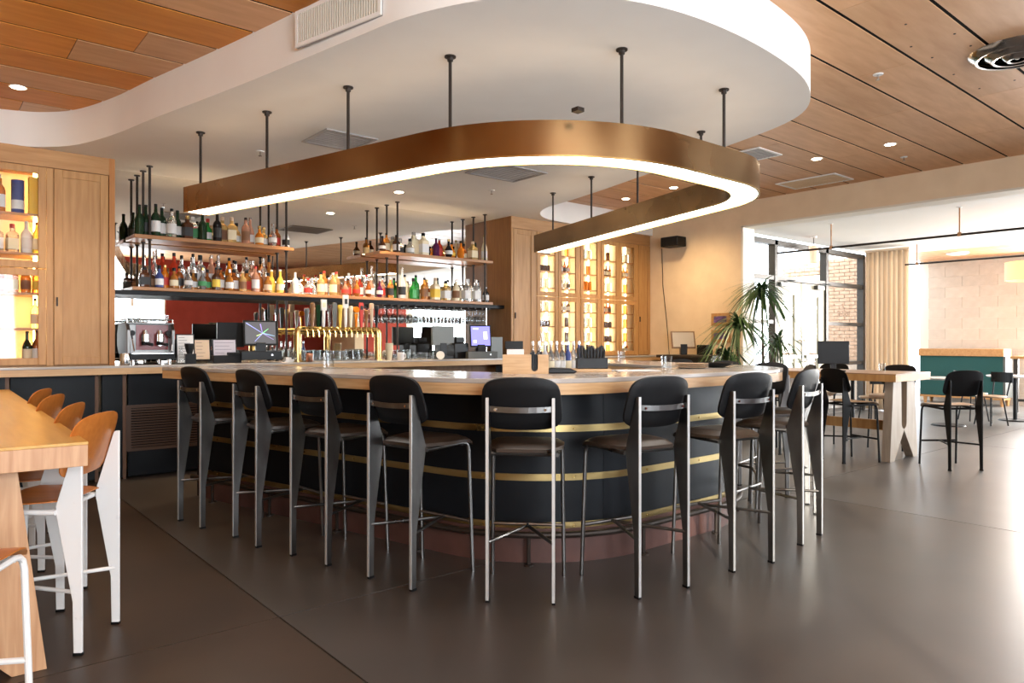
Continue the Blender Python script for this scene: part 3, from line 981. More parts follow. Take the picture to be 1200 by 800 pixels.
G2 = 'white stools with orange seats at the left table'
w0 = make_stool('counter_stool', 'x', 'stool', -.13, M_whitem, M_whitem, M_ply, M_ply, False, G2)
wsp = [(((.541, 3.415), (.739, 3.694)), 'white steel stool with orange seat, nearest at the right of the left table'),
       (((.557, 4.016), (.719, 4.348)), 'white stool with orange back, second nearest along the left table side'),
       (((.573, 4.783), (.73, 5.1)), 'white stool with orange back, third along the left table side'),
       (((.597, 5.406), (.745, 5.73)), 'white stool with orange back, farthest along the left table side')]
for i, ((a, b), lab) in enumerate(wsp):
    loc, rz = place(a, b)
    if i == 0:
        w0.location, w0.rotation_euler = loc, (0, 0, rz)
        w0['label'] = lab
    else:
        dup(w0, loc, rz, lab)
dup(w0, (-.095, 2.553, 0), R(60), 'white stool cut off by the left picture edge, in front of the table end')
G3 = 'black stools at the right table'
b0 = make_stool('counter_stool', 'x', 'stool', -.11, M_blackm, M_blackm, M_plytan, M_blackm, False, G3)
bsp = [(((7.98, 2.67), (8.245, 2.47)), 'black stool with tan seat standing alone at the near end of the right table'),
       (((7.71, 3.88), (7.574, 3.56)), 'black stool on the bar side of the right table, left of its carved leg'),
       (((7.66, 4.65), (7.62, 4.32)), 'black stool on the bar side of the right table, second from its near end'),
       (((9.45, 3.55), (9.45, 3.9)), 'black stool on the far side of the right table, nearest its carved leg'),
       (((9.4, 4.35), (9.4, 4.7)), 'black stool on the far side of the right table, second from its near end')]
for i, ((a, b), lab) in enumerate(bsp):
    loc, rz = place(a, b)
    if i == 0:
        b0.location, b0.rotation_euler = loc, (0, 0, rz)
        b0['label'] = lab
    else:
        dup(b0, loc, rz, lab)


# ================================================================== TABLES
def table(name, label, loc, wx, ly, z, th, rz, mtop, mend, mleg, ends, group=None):
    """long table, local: x across, y along; slab legs with a rounded upper and a wedge lower notch"""
    t = thing(name, label, 'table', loc, rz, group)
    obj('tabletop', MB().box(-wx / 2, 0, z - .012, wx / 2, ly, z), mtop, t, world=False, bevel=.002)
    obj('edge_core', MB().box(-wx / 2 + .001, .001, z - th, wx / 2 - .001, ly - .001, z - .012), mend, t, world=False, bevel=.002)
    hb = .41 * wx / 1.06 if wx > 1 else .37
    ht, zt = hb * .76, z - th
    arc = [(.065 * math.cos(R(a)), .40 + .065 * math.sin(R(a))) for a in range(180, 361, 20)]
    # one outline: foot, outer side, top, upper notch, other side, wedge notch
    poly = [(-hb, 0), (-hb + .115, 0), (0, .32), (hb - .115, 0), (hb, 0), (ht, zt), (.075, zt)] + [(x, y) for x, y in arc[::-1]] + [(-.075, zt), (-ht, zt)]
    for y in ends:
        obj('slab_leg', MB().slab(poly, (0, y, 0), (1, 0, 0), (0, 0, 1), (0, .09, 0)), mleg, t, world=False, bevel=.002)
    obj('stretcher', MB().box(-.022, ends[0] + .08, .3, .022, ends[1], .41), mend, t, world=False)
    return t


table('communal_table', 'long wooden table with amber lacquered top at the left edge', (.0, 3.215, 0), 1.06, 3.9, .91, .095, R(-1.2), M_top, M_fir, M_fir, (.16, 3.6))
table('communal_table', 'long pale wooden table with carved slab legs beyond the bar at right', (8.42, 3.18, 0), .94, 1.85, .955, .085, 0, nz(mat('mid_oak_top', rough=.35), (9, .8, 9), 3, 5, (.24, .14, .075), (.34, .21, .12), .28, .75), M_oak, nz(mat('weathered_oak', rough=.45), (9, 9, .8), 3, 5, (.24, .18, .13), (.34, .27, .2), .28, .75), (.1, 1.55))

# ================================================================== BOTTLES
def bm_(name, c, tr=.35, r=.06):
    return mat(name, c, r, trans=tr, ior=1.35, spec=.5)


BODY = {
    'clear': bm_('bottle_clear', (.93, .93, .91), .85), 'amber': bm_('bottle_amber', (.75, .3, .06), .6), 'dark amber': bm_('bottle_dark_amber', (.5, .14, .03), .55), 'brown': bm_('bottle_brown', (.1, .035, .015), .2),
    'dark green': bm_('bottle_dark_green', (.012, .035, .015), .15), 'bright green': bm_('bottle_bright_green', (.03, .32, .06), .3), 'black': bm_('bottle_black', (.012, .01, .01), .0, .15), 'red': bm_('bottle_red', (.55, .05, .02), .4),
    'orange': bm_('bottle_orange', (.85, .25, .02), .3), 'yellow': bm_('bottle_yellow', (.85, .6, .1), .2), 'cream': bm_('bottle_cream', (.82, .72, .5), .1, .25), 'purple': bm_('bottle_purple', (.1, .015, .07), .15), 'golden': bm_('bottle_golden', (.85, .55, .2), .6),
    'frosted': bm_('bottle_frosted', (.8, .8, .8), .3, .3), 'blue': bm_('bottle_blue', (.05, .07, .22), .0, .3), 'rose': bm_('bottle_rose', (.8, .4, .26), .6)}
LABM = {'white': M_paper, 'cream': mat('cream_label', (.75, .65, .45), .7), 'black': mat('black_label', (.02, .02, .02), .5), 'red': mat('red_label', (.5, .04, .03), .6), 'yellow': mat('yellow_label', (.8, .55, .08), .6), 'brown': mat('brown_label', (.2, .09, .04), .6),
        'green': mat('green_label', (.06, .28, .1), .6), 'buff': M_kraft}
CAPM = {'black': M_screenblk, 'red': LABM['red'], 'gold': M_tapbrass, 'silver': M_chrome, 'wooden': M_kraft, 'white': M_paper}
SHAPE = {  # profile (r,z) for unit height 1 -> scaled by (radius, height); label z range; cap radius
    'slim': ([(.8, 0), (1, .02), (1, .58), (.85, .66), (.38, .76), (.33, .93)], (.14, .48), .36, None),
    'tall': ([(.8, 0), (1, .02), (1, .46), (.8, .56), (.36, .72), (.32, .95)], (.12, .38), .36, None),
    'square': ([(.9, 0), (1, .02), (1, .62), (.9, .68), (.4, .75), (.38, .88)], (.12, .5), .44, .75),
    'squat': ([(.8, 0), (1, .04), (1, .45), (.8, .58), (.36, .68), (.34, .86)], (.12, .4), .42, None),
    'round': ([(.55, 0), (.85, .1), (1, .28), (.9, .45), (.5, .6), (.3, .68), (.3, .9)], (.18, .38), .36, None),
    'wine': ([(.85, 0), (1, .02), (1, .52), (.72, .64), (.36, .74), (.34, .96)], (.14, .44), .38, None)}
BM = {}


def bottle_mesh(kind, part):
    if (kind, part) in BM:
        return BM[kind, part]
    prof, lz, rc, sq = SHAPE[kind]
    if part == 'bottle_glass':
        m = MB().lathe(prof, 12, sq=sq)
    elif part == 'cap':
        zt = prof[-1][1]
        m = MB().lathe([(rc, zt - .015), (rc, 1.0), (rc * .85, 1.01)], 10)
    else:
        rr = max(r for r, z in prof) * 1.012
        if kind == 'round':
            rr = 1.01
        m = MB().lathe([(rr, lz[0]), (rr, lz[1])], 12, sq=sq, caps=False)
    BM[kind, part] = m.mesh(part, M_paper, 40)
    return BM[kind, part]


def bottle(x, y, z, kind, body, label, cap, rad, h, text, group):
    t = thing('bottle', text, 'bottle', (x, y, z), random.uniform(0, 6.28) if SHAPE[kind][3] is None else random.uniform(-.2, .2), group)
    for part, m in (('bottle_glass', BODY[body]), ('cap', CAPM[cap]), ('bottle_label', LABM.get(label))):
        if m is None:
            continue
        o = obj(part, bottle_mesh(kind, part), None, t)
        o.scale = (rad, rad, h)
        setmat(o, m)
    return t


def row(seq, x0, x1, y, z, where, group, hs=1.):
    n = len(seq)
    for i, (kind, body, label, cap, rad, h) in enumerate(seq):
        x = x0 + (x1 - x0) * (i + .5) / n
        lab = '%s bottle, %s, %s from left %s' % (body, (label + ' label') if label else cap + ' cap', ORD[i], where)
        pitch = (x1 - x0) / n
        bottle(x, y + (.036 if i % 2 else -.036), z, kind, body, label, cap, min(rad * 1.27, pitch * .6), h * hs * random.uniform(.97, 1.03), lab, group)


def S(txt):
    """compact list: kind body label cap radius(mm) height(mm)"""
    out = []
    for q in txt.strip().split(';'):
        a = [w.strip().replace('_', ' ') for w in q.split(',')]
        out.append((a[0], a[1], None if a[2] == '-' else a[2], a[3], int(a[4]) / 1000, int(a[5]) / 1000))
    return out


UL = S('wine,dark_green,-,black,38,300;wine,dark_green,black,black,38,310;slim,dark_green,white,black,38,320;slim,dark_green,white,black,37,310;slim,clear,white,black,36,300;wine,dark_green,white,black,38,300;square,brown,black,gold,38,240;square,clear,green,white,38,250;'
       'slim,dark_green,-,black,36,270;squat,bright_green,white,red,40,240;slim,black,black,black,36,290;square,golden,brown,wooden,42,270;square,golden,cream,wooden,42,275;squat,golden,white,black,46,230;slim,rose,brown,black,35,290;tall,rose,white,silver,34,300;'
       'squat,orange,cream,gold,42,210;squat,golden,white,gold,40,220;round,clear,white,silver,40,250;slim,dark_amber,red,black,33,230;tall,frosted,black,silver,32,230')
row(UL, 1.68, 3.24, 7.78, ZL, 'on the upper left shelf', 'bottles on the upper left shelf')
LLF = S('square,brown,black,black,38,190;square,brown,brown,black,38,180;squat,blue,white,black,36,220;slim,orange,red,gold,34,230;squat,amber,cream,black,36,200;slim,dark_amber,black,black,34,230;round,clear,white,silver,36,230;squat,amber,white,wooden,38,210;round,clear,green,gold,37,220;squat,dark_amber,green,black,38,210;'
        'slim,brown,yellow,black,32,230;slim,dark_amber,white,black,33,240;squat,amber,white,silver,36,220;square,dark_amber,white,black,36,230;slim,golden,brown,wooden,33,220;square,amber,red,black,37,230;slim,rose,white,red,34,270;slim,dark_amber,-,silver,33,240;squat,amber,buff,black,35,220;tall,yellow,yellow,white,33,260;tall,yellow,cream,white,33,265')
row(LLF, 1.72, 3.16, 7.75, 1.835, 'in the lower left front row', 'front bottles on the lower left shelf')
LLB = S('tall,clear,white,silver,34,330;slim,red,-,black,36,320;slim,red,red,black,36,330;slim,clear,white,black,36,310;slim,clear,black,black,34,320;square,clear,white,black,40,330;slim,rose,white,silver,36,330;tall,clear,-,silver,36,330;slim,orange,brown,black,34,320;slim,clear,cream,black,34,300;tall,clear,white,black,34,330;square,rose,white,silver,38,320;slim,clear,brown,silver,36,340;slim,amber,cream,black,36,330')
row(LLB, 1.84, 3.14, 7.92, 1.835, 'in the lower left back row', 'back bottles on the lower left shelf', 1.16)
MF = S('slim,frosted,white,white,30,240;squat,clear,white,black,38,190;squat,clear,red,red,38,180;squat,clear,-,silver,38,190;slim,golden,cream,black,38,260;slim,amber,white,red,36,290;slim,golden,cream,white,36,270;slim,golden,brown,red,38,290;round,rose,red,silver,34,210;slim,dark_amber,red,black,32,220;round,amber,red,white,33,230;slim,red,white,white,32,250;round,dark_amber,white,silver,33,220;'
       'slim,rose,white,white,32,240;round,purple,white,white,32,230;slim,rose,red,silver,32,240;slim,amber,black,white,32,250')
row(MF, 3.27, 4.57, 7.77, 1.835, 'in the lower middle front row', 'bottles on the middle of the lower shelf')
MBk = S('tall,clear,white,silver,30,260;slim,rose,white,black,32,270;slim,clear,cream,white,32,280;tall,rose,red,black,32,290;slim,clear,white,red,32,280;tall,clear,-,silver,36,400;slim,clear,black,black,32,280')
row(MBk, 3.75, 4.57, 7.92, 1.835, 'in the lower middle back row', 'back bottles at the middle of the lower shelf')
RF = S('tall,frosted,black,silver,38,380;slim,cream,cream,black,38,310;squat,bright_green,-,black,38,270;slim,bright_green,green,black,36,310;slim,amber,brown,black,38,280;round,dark_amber,cream,gold,40,260;square,cream,yellow,wooden,42,280;slim,dark_green,white,black,36,290;square,golden,white,black,42,260;slim,clear,white,black,38,280;slim,cream,brown,silver,38,290;slim,clear,cream,silver,36,300;'
       'square,clear,white,white,44,290;square,clear,cream,white,44,300;square,clear,white,silver,44,290;slim,frosted,white,black,38,300;slim,black,white,white,36,210')
row(RF, 4.66, 6.07, 7.78, 1.835, 'in the lower right row', 'bottles at the right end of the lower shelf')
UR = S('round,brown,white,black,36,190;slim,amber,cream,black,34,240;slim,brown,white,black,36,220;squat,clear,black,silver,42,200;squat,clear,white,black,42,190;square,cream,cream,silver,46,290;square,cream,white,black,44,290;round,black,black,black,40,210;slim,purple,purple,black,34,230;slim,red,red,silver,33,250;round,black,white,gold,42,240;'
       'round,orange,yellow,black,42,220;round,orange,-,black,42,230;squat,dark_amber,cream,black,36,220;square,golden,cream,wooden,42,240;wine,dark_green,black,black,34,250;tall,cream,white,gold,34,360')
UR = [(a, b, None if c == 'purple' else c, d, e, f) for a, b, c, d, e, f in UR]
row(UR, 4.38, 6.06, 7.79, ZU, 'on the upper right shelf', 'bottles on the upper right shelf')

# left cabinet
gl = 'bottles in the left cabinet'
for i, (x, z, spec) in enumerate([(.13, 2.44, 'slim,golden,-,silver,40,310'), (.6, 2.44, 'slim,amber,white,silver,42,330'), (.58, 2.09, 'square,clear,white,red,46,250'), (.69, 2.09, 'square,clear,cream,red,46,255'), (.795, 2.09, 'slim,frosted,white,white,44,290'), (.87, 2.09, 'slim,yellow,cream,gold,32,290'),
                                  (.58, 1.735, 'square,dark_amber,cream,wooden,48,230'), (.69, 1.735, 'square,amber,cream,wooden,46,235'), (.79, 1.735, 'slim,amber,brown,black,40,240'), (.87, 1.735, 'slim,dark_amber,yellow,gold,32,240'), (.86, 1.42, 'slim,golden,cream,black,36,270'), (.8, 1.11, 'wine,dark_green,cream,black,38,280'), (.87, 1.11, 'wine,brown,white,black,34,290')]):
    k = S(spec)[0]
    bottle(x, YB + .13, z, *k, '%s bottle, %s cap, %s of the left cabinet' % (k[1], k[3], {0: 'behind the leftmost glass', 1: 'beside the blue tube on the top shelf', 2: 'at left on the second shelf', 3: 'right of its twin on the second shelf', 4: 'third on the second shelf', 5: 'last on the second shelf', 6: 'first on the third shelf', 7: 'second on the third shelf', 8: 'third on the third shelf', 9: 'last on the third shelf', 10: 'on the fourth shelf', 11: 'on the floor', 12: 'at the right on the floor'}[i]), gl)
o = obj('gift_tube', MB().lathe([(.05, 0), (.05, .3)], 16), BODY['blue'], loc=(.73, YB + .13, 2.44))
tag(o, 'blue whisky tube with pale band on the top shelf of the left cabinet', 'tube')
obj('paper_band', MB().lathe([(.0505, .04), (.0505, .12)], 16, caps=False), M_paper, o, world=False)
o = obj('gift_box', MB().box(-.045, -.045, 0, .045, .045, .34), mat('yellow_card', (.85, .5, .02), .5), loc=(.855, YB + .13, 2.44), bevel=.002)
tag(o, 'yellow gift box at the right of the top shelf in the left cabinet', 'box')

# right cabinet: jars, stacked tins and bottles
DOORN = ['first', 'second', 'third', 'fourth', 'fifth']
tin = MB().lathe([(.95, 0), (1, .05), (1, .9), (.8, 1)], 10).mesh('jar', M_grey, 40)
for i, a in enumerate((6.79, 7.21, 7.67, 8.12, 8.53)):
    for j, z in enumerate([1.112] + shz):
        lev = 'bottom' if j == 0 else ORD[j] + ' shelf up'
        rnd = random.Random(i * 31 + j)
        style = rnd.choice(['tins', 'jars', 'bottles', 'few', 'tins'] if i in (0, 3) else ['few', 'few', 'bottles', 'jars'])
        if i == 2 and j == 4:
            style = 'red'
        n = {'tins': 5, 'jars': 4, 'bottles': 4, 'few': 2, 'red': 4}[style]
        for k in range(n):
            x = a + .07 + .29 * (k + .5) / n
            place_ = '%s from left, %s, %s lit door at right' % (ORD[k], lev, DOORN[i])
            if style == 'bottles':
                b = rnd.choice(['dark amber', 'amber', 'clear', 'brown'])
                bottle(x, YR + .12, z, 'slim', b, rnd.choice(['white', 'cream', 'black']), 'black', .026, .17, '%s small bottle, %s' % (b, place_), 'bottles in the right cabinet')
            else:
                c = {'tins': BODY['brown'], 'jars': BODY['clear'], 'few': BODY[rnd.choice(['brown', 'dark amber', 'amber'])], 'red': BODY['orange']}[style]
                word = {'tins': 'dark', 'jars': 'clear', 'few': 'small', 'red': 'orange'}[style]
                o = obj('jar', tin, None, loc=(x, YR + .12, z))
                hh = .09 if style == 'tins' else .14
                o.scale = (.031, .031, hh)
                setmat(o, c)
                tag(o, '%s jar, %s' % (word, place_), 'jar', 'jars in the right cabinet')

# ================================================================== GLASSES
tumb = MB().lathe([(.030, 0), (.036, .004), (.04, .1), (.037, .1), (.033, .012), (.002, .012)], 14, caps=False)
tumb.f.append(tuple(range(13, -1, -1)))
tumb_me = tumb.mesh('tumbler', M_tumbler, 40)
stem = MB().lathe([(.036, 0), (.034, -.004), (.004, -.012), (.004, -.085), (.02, -.098), (.038, -.13), (.04, -.16), (.033, -.2), (.031, -.2), (.037, -.16), (.035, -.13), (.015, -.1)], 12, caps=False).mesh('wine_glass', M_tumbler, 40)
hr = thing('glass_rack', 'row of dark metal glass hangers fixed under the steel beam of the bottle shelf', 'rack', (5.2, 7.85, 1.755))
for k in range(15):
    x = 4.42 + .118 * k
    obj('hanger_rail', MB().box(x - .012, 7.72, 1.735, x + .012, 8.05, 1.7555), M_rod, hr)
for r, y in enumerate((7.78, 7.87, 7.97)):
    for k in range(14):
        o = obj('wine_glass', stem, None, loc=(4.48 + .118 * k, y, 1.742))
        tag(o, 'stemmed glass hanging upside down, %s from left in the %s row' % (ORD[k], ('front', 'middle', 'back')[r]), 'glass', 'stemmed glasses hanging below the shelf beam')


def tumbler(x, y, z, lab, group=None, s=1.):
    o = obj('tumbler', tumb_me, None, loc=(x, y, z))
    o.scale = (s, s, s)
    return tag(o, lab, 'glass', group)


for r in range(2):
    for k in range(10):
        tumbler(3.3 + .082 * k, 7.6 + .09 * r, ZK, 'clear tumbler behind the brass tower, %s from left, %s row' % (ORD[k], ('front', 'back')[r]), 'tumblers behind the beer tower', 1.15)
for k in range(6):
    tumbler(4.47 + .085 * (k % 3) * 1.0, 7.45 + .1 * (k // 3), ZK, 'clear glass right of the beer tower, %s from left, %s row' % (ORD[k % 3], ('front', 'back')[k // 3]), 'glasses right of the beer tower', 1.2)
for k in range(4):
    tumbler(4.75 + .085 * k, 7.5, ZK, 'small clear glass toward the right terminal, %s from left' % ORD[k], 'small glasses before the right terminal', .85)
tumbler(2.38, 4.96, ZB2, 'clear tumbler alone on the left arm of the bar top', None, 1.1)
tumbler(4.02, 3.12, ZB2, 'clear faceted tumbler on the bar top beside the stacked plates', None, .95)
tumbler(5.45, 4.79, ZB2, 'clear tumbler on the far right arm of the bar top', None, 1.)


# ================================================================== BEER TOWER
tw = thing('beer_tower', 'brass arch beer tower with a row of mixed tap handles on the back counter', 'beer tower', (3.69, 7.4, ZK))
za = ZK + .33
path = [(3.2, 7.42, ZK), (3.2, 7.42, za - .02), (3.203, 7.42, za), (3.215, 7.42, za + .012), (3.235, 7.42, za + .015), (4.145, 7.42, za + .015), (4.165, 7.42, za + .012), (4.177, 7.42, za), (4.18, 7.42, za - .02), (4.18, 7.42, ZK)]
obj('arch_pipe', MB().tube(path, .043, 14), M_tapbrass, tw)
obj('base_flange', MB().cyl(3.2, 7.42, ZK, ZK + .012, .06, 18).cyl(4.18, 7.42, ZK, ZK + .012, .06, 18), M_tapbrass, tw)
obj('drip_tray', MB().box(3.26, 7.33, ZK, 4.12, 7.5, ZK + .014), M_chrome, tw, bevel=.003)
HM = [('grey', M_grey, .2), ('dark wooden', M_oakd, .26), ('dark green', BODY['dark green'], .24), ('white square', M_paper, .30), ('silver', M_chrome, .28), ('grey', M_grey, .27), ('yellow', LABM['yellow'], .25), ('tall white', M_paper, .36), ('cream', BODY['cream'], .24), ('orange round', BODY['orange'], .25), ('red', LABM['red'], .28), ('brown', M_oakd, .2), ('tan', M_kraft, .28), ('black', M_screenblk, .26)]
for k, (nm, m, h) in enumerate(HM):
    x = 3.27 + (4.12 - 3.27) * k / 13
    f = obj('faucet', MB().tube([(x, 7.4, za + .01), (x, 7.34, za + .008), (x, 7.325, za - .01), (x, 7.32, za - .06)], [.011, .011, .011, .008], 8).cyl(x, 7.345, za + .015, za + .05, .009, 8), M_tapbrass, tw)
    zh = za + .05
    hd = MB()
    if k in (3, 7):
        hd.lathe([(.012, 0), (.017, .05), (.02, h * .6)], 8, (x, 7.345, zh)).box(x - .032, 7.333, zh + h * .6, x + .032, 7.357, zh + h)
    elif k in (9,):
        hd.lathe([(.012, 0), (.02, h * .62)], 8, (x, 7.345, zh)).tube([(x, 7.33, zh + h * .8), (x, 7.36, zh + h * .8)], .036, 16)
    elif k in (4,):
        hd.lathe([(.012, 0), (.017, h * .6)], 8, (x, 7.345, zh)).slab([(-.012, 0), (.012, 0), (.03, .05), (.03, .085), (.012, .09), (.012, .05), (-.012, .05), (-.012, .09), (-.03, .085), (-.03, .05)], (x, 7.335, zh + h * .58), (1, 0, 0), (0, 0, 1), (0, .02, 0))
    elif k in (2, 5, 10):
        hd.slab([(-.014, 0), (.014, 0), (.026, h * .9), (.02, h), (-.02, h), (-.026, h * .9)], (x, 7.333, zh), (1, 0, 0), (0, 0, 1), (0, .024, 0))
    else:
        hd.lathe([(.012, 0), (.018, h * .3), (.022, h * .75), (.027, h * .8), (.026, h * .97), (.015, h)], 10, (x, 7.345, zh))
    o = obj('tap_handle', hd, m, tw, bevel=.002 if k in (2, 3, 5, 10) else 0)
    o['label'] = nm + ' tap handle'
    if k in (3, 7, 10, 12):
        obj('handle_emblem', MB().box(x - .016, 7.328, zh + h * .72, x + .016, 7.333, zh + h * .88), LABM['black'] if k != 3 else LABM['cream'], o)

# ================================================================== ESPRESSO MACHINE
em = thing('espresso_machine', 'chrome and red espresso machine with glasses on top at the left of the back bar', 'espresso machine', (1.74, 7.55, ZK))
X0, X1, Y0, Y1 = 1.54, 1.96, 7.42, 7.85
side = [(0, .1), (.36, .1), (.42, .18), (.42, .3), (.36, .4), (.06, .4), (0, .33)]
for x in (X0, X1 - .03):
    obj('side_panel', MB().slab(side, (x, Y0, ZK), (0, 1, 0), (0, 0, 1), (.03, 0, 0)), M_machine, em, bevel=.006)
obj('body', MB().box(X0 + .03, Y0 + .12, ZK + .1, X1 - .03, Y1, ZK + .39), M_machine, em)
obj('front_panel', MB().box(X0 + .1, Y0 + .105, ZK + .14, X1 - .035, Y0 + .12, ZK + .38), mat('dark_red_enamel', (.2, .02, .02), .25), em)
obj('drip_tray', MB().box(X0 + .02, Y0 - .04, ZK + .05, X1 - .01, Y1, ZK + .1), M_screenblk, em)
obj('tray_grate', MB().box(X0 + .03, Y0 - .05, ZK + .1, X1 - .02, Y0 + .11, ZK + .112), M_chrome, em, bevel=.003)
for x, y in ((X0 + .05, Y0), (X1 - .05, Y0), (X0 + .05, Y1 - .05), (X1 - .05, Y1 - .05)):
    obj('foot', MB().cyl(x, y, ZK, ZK + .05, .018, 12), M_chrome, em)
for x in (X0 + .17, X0 + .3):
    g = obj('group_head', MB().cyl(x, Y0 + .06, ZK + .22, ZK + .29, .035, 16).tube([(x, Y0 + .11, ZK + .31), (x, Y0 + .06, ZK + .31), (x, Y0 + .06, ZK + .28)], .022, 10), M_chrome, em)
    obj('portafilter', MB().cyl(x, Y0 + .06, ZK + .185, ZK + .22, .032, 16).tube([(x, Y0 + .04, ZK + .2), (x + .02, Y0 - .1, ZK + .19)], [.011, .016], 8), M_screenblk, g)
for x, z in ((X0 + .055, .3), (X1 - .04, .3)):
    obj('steam_knob', MB().tube([(x, Y0 + .1, ZK + z), (x, Y0 + .04, ZK + z)], .026, 14), M_screenblk, em)
obj('pressure_gauge', MB().tube([(X1 - .11, Y0 + .11, ZK + .2), (X1 - .11, Y0 + .09, ZK + .2)], .024, 16), M_chrome, em)
obj('steam_wand', MB().tube([(X0 + .06, Y0 + .08, ZK + .27), (X0 + .05, Y0 + .02, ZK + .24), (X0 + .06, Y0 - .01, ZK + .13)], .006, 8).tube([(X1 - .05, Y0 + .08, ZK + .27), (X1 - .02, Y0 + .02, ZK + .24), (X1 - .03, Y0 - .01, ZK + .13)], .006, 8), M_chrome, em)
obj('cup_rail', MB().tube([(X0 + .01, Y0 + .05, ZK + .43), (X1 - .01, Y0 + .05, ZK + .43), (X1 - .01, Y1 - .02, ZK + .43), (X0 + .01, Y1 - .02, ZK + .43), (X0 + .01, Y0 + .05, ZK + .43)], .006, 6).cyl(X0 + .01, Y0 + .05, ZK + .39, ZK + .43, .005, 6).cyl(X1 - .01, Y0 + .05, ZK + .39, ZK + .43, .005, 6), M_chrome, em)
obj('lid', MB().box(X0, Y0 + .03, ZK + .385, X1, Y1, ZK + .4), M_machine, em, bevel=.004)
for k in range(10):
    tumbler(X0 + .06 + .075 * (k % 5), Y0 + .12 + .13 * (k // 5), ZK + .4, 'clear glass on the espresso machine, %s from left, %s row' % (ORD[k % 5], ('front', 'back')[k // 5]), 'glasses on the espresso machine', .8)
o = obj('milk_jug', MB().lathe([(.04, 0), (.046, .02), (.04, .08), (.036, .11), (.034, .11), (.03, .02)], 16).tube([(.036, 0, .095), (.07, 0, .09), (.07, 0, .04), (.045, 0, .03)], .005, 8), M_chrome, loc=(1.52, 7.4, ZK))
tag(o, 'steel milk jug left of the espresso machine', 'jug')
o = obj('carafe', MB().lathe([(.035, 0), (.042, .03), (.02, .1), (.015, .14), (.02, .17)], 14), M_tumbler, loc=(2.0, 7.38, ZK))
tag(o, 'small clear glass carafe right of the espresso machine', 'carafe')
o = obj('grinder_hopper', MB().box(-.05, -.05, 0, .05, .05, .1).lathe([(.03, .1), (.045, .18), (.045, .2)], 14), M_screenblk, loc=(2.1, 7.45, ZK))
tag(o, 'squat black canister before the clipboard menu', 'canister')


# ================================================================== PAPERS, TERMINALS
def panel(name, label, cat, x, y, z, w, h, rz, tilt, m_frame, m_face, lines=0, group=None, frame=.012, stand=True):
    """framed sheet or screen leaning back, local frame: faces -y"""
    t = thing(name, label, cat, (x, y, z), rz, group)
    c, s = math.cos(tilt), math.sin(tilt)

    def P(u, v, d):          # u across, v up the sheet, d toward the viewer
        return (u, v * s - d * c, v * c + d * s)

    def plate(u0, v0, u1, v1, d0, d1):
        q = [P(u0, v0, d0), P(u1, v0, d0), P(u1, v1, d0), P(u0, v1, d0), P(u0, v0, d1), P(u1, v0, d1), P(u1, v1, d1), P(u0, v1, d1)]
        return q, [(0, 3, 2, 1), (4, 5, 6, 7), (0, 1, 5, 4), (1, 2, 6, 5), (2, 3, 7, 6), (3, 0, 4, 7)]
    obj('frame', MB().add(*plate(-w / 2, 0, w / 2, h, -.018, 0)), m_frame, t, world=False, bevel=.003)
    obj('face', MB().add(*plate(-w / 2 + frame, frame, w / 2 - frame, h - frame, 0, .002)), m_face, t, world=False)
    if lines:
        mb = MB()
        rr = random.Random(int(x * 100))
        for k in range(lines):
            v = h - frame * 2 - (h - 4 * frame) * (k + .5) / lines
            mb.add(*plate(-w / 2 + frame * 2, v, -w / 2 + frame * 2 + (w - 4 * frame) * rr.uniform(.45, 1), v + .0035, .002, .0026))
        o = obj('printed_lines', mb, mat('grey_ink', (.12, .12, .13), .7), t, world=False)
        o['kind'] = 'stuff'
    return t, plate


panel('clipboard', 'clipboard menu with a printed white sheet right of the espresso machine', 'clipboard', 2.06, 7.42, ZK, .17, .3, R(-8), R(12), M_screenblk, M_paper, 9)
panel('framed_notice', 'dark framed buff paper notice between the clipboard and the wide pale one', 'notice', 2.24, 7.5, ZK + .03, .16, .22, R(-5), R(10), M_screenblk, M_kraft, 5)
panel('framed_notice', 'wide framed pale lilac notice left of the left terminal', 'notice', 2.46, 7.5, ZK + .06, .24, .19, R(-5), R(10), M_screenblk, mat('lilac_sheet', (.45, .43, .5), .6), 4)
o = obj('receipt_box', MB().box(-.14, -.08, 0, .14, .1, .08).box(.02, -.09, .08, .13, .08, .11), M_screenblk, loc=(2.46, 7.5, ZK), bevel=.005)
tag(o, 'low black box holding up the pale lilac notice', 'box')


def terminal(label, x, y, z, rz, face, w, h, base_m, tilt):
    t, plate = panel('payment_terminal', label, 'terminal', x, y, z + .15, w, h, rz, tilt, M_screenblk, face, frame=.018)
    obj('stand', MB().box(-.05, -.02, -.07, .05, .1, .03), M_screenblk, t, world=False, bevel=.006)
    obj('cash_drawer', MB().box(-.2, -.1, -.15, .2, .22, -.06), base_m, t, world=False, bevel=.004)
    obj('drawer_lock', MB().tube([(.1, -.1, -.1), (.1, -.106, -.1)], .01, 10), M_chrome, t, world=False)
    return t, plate


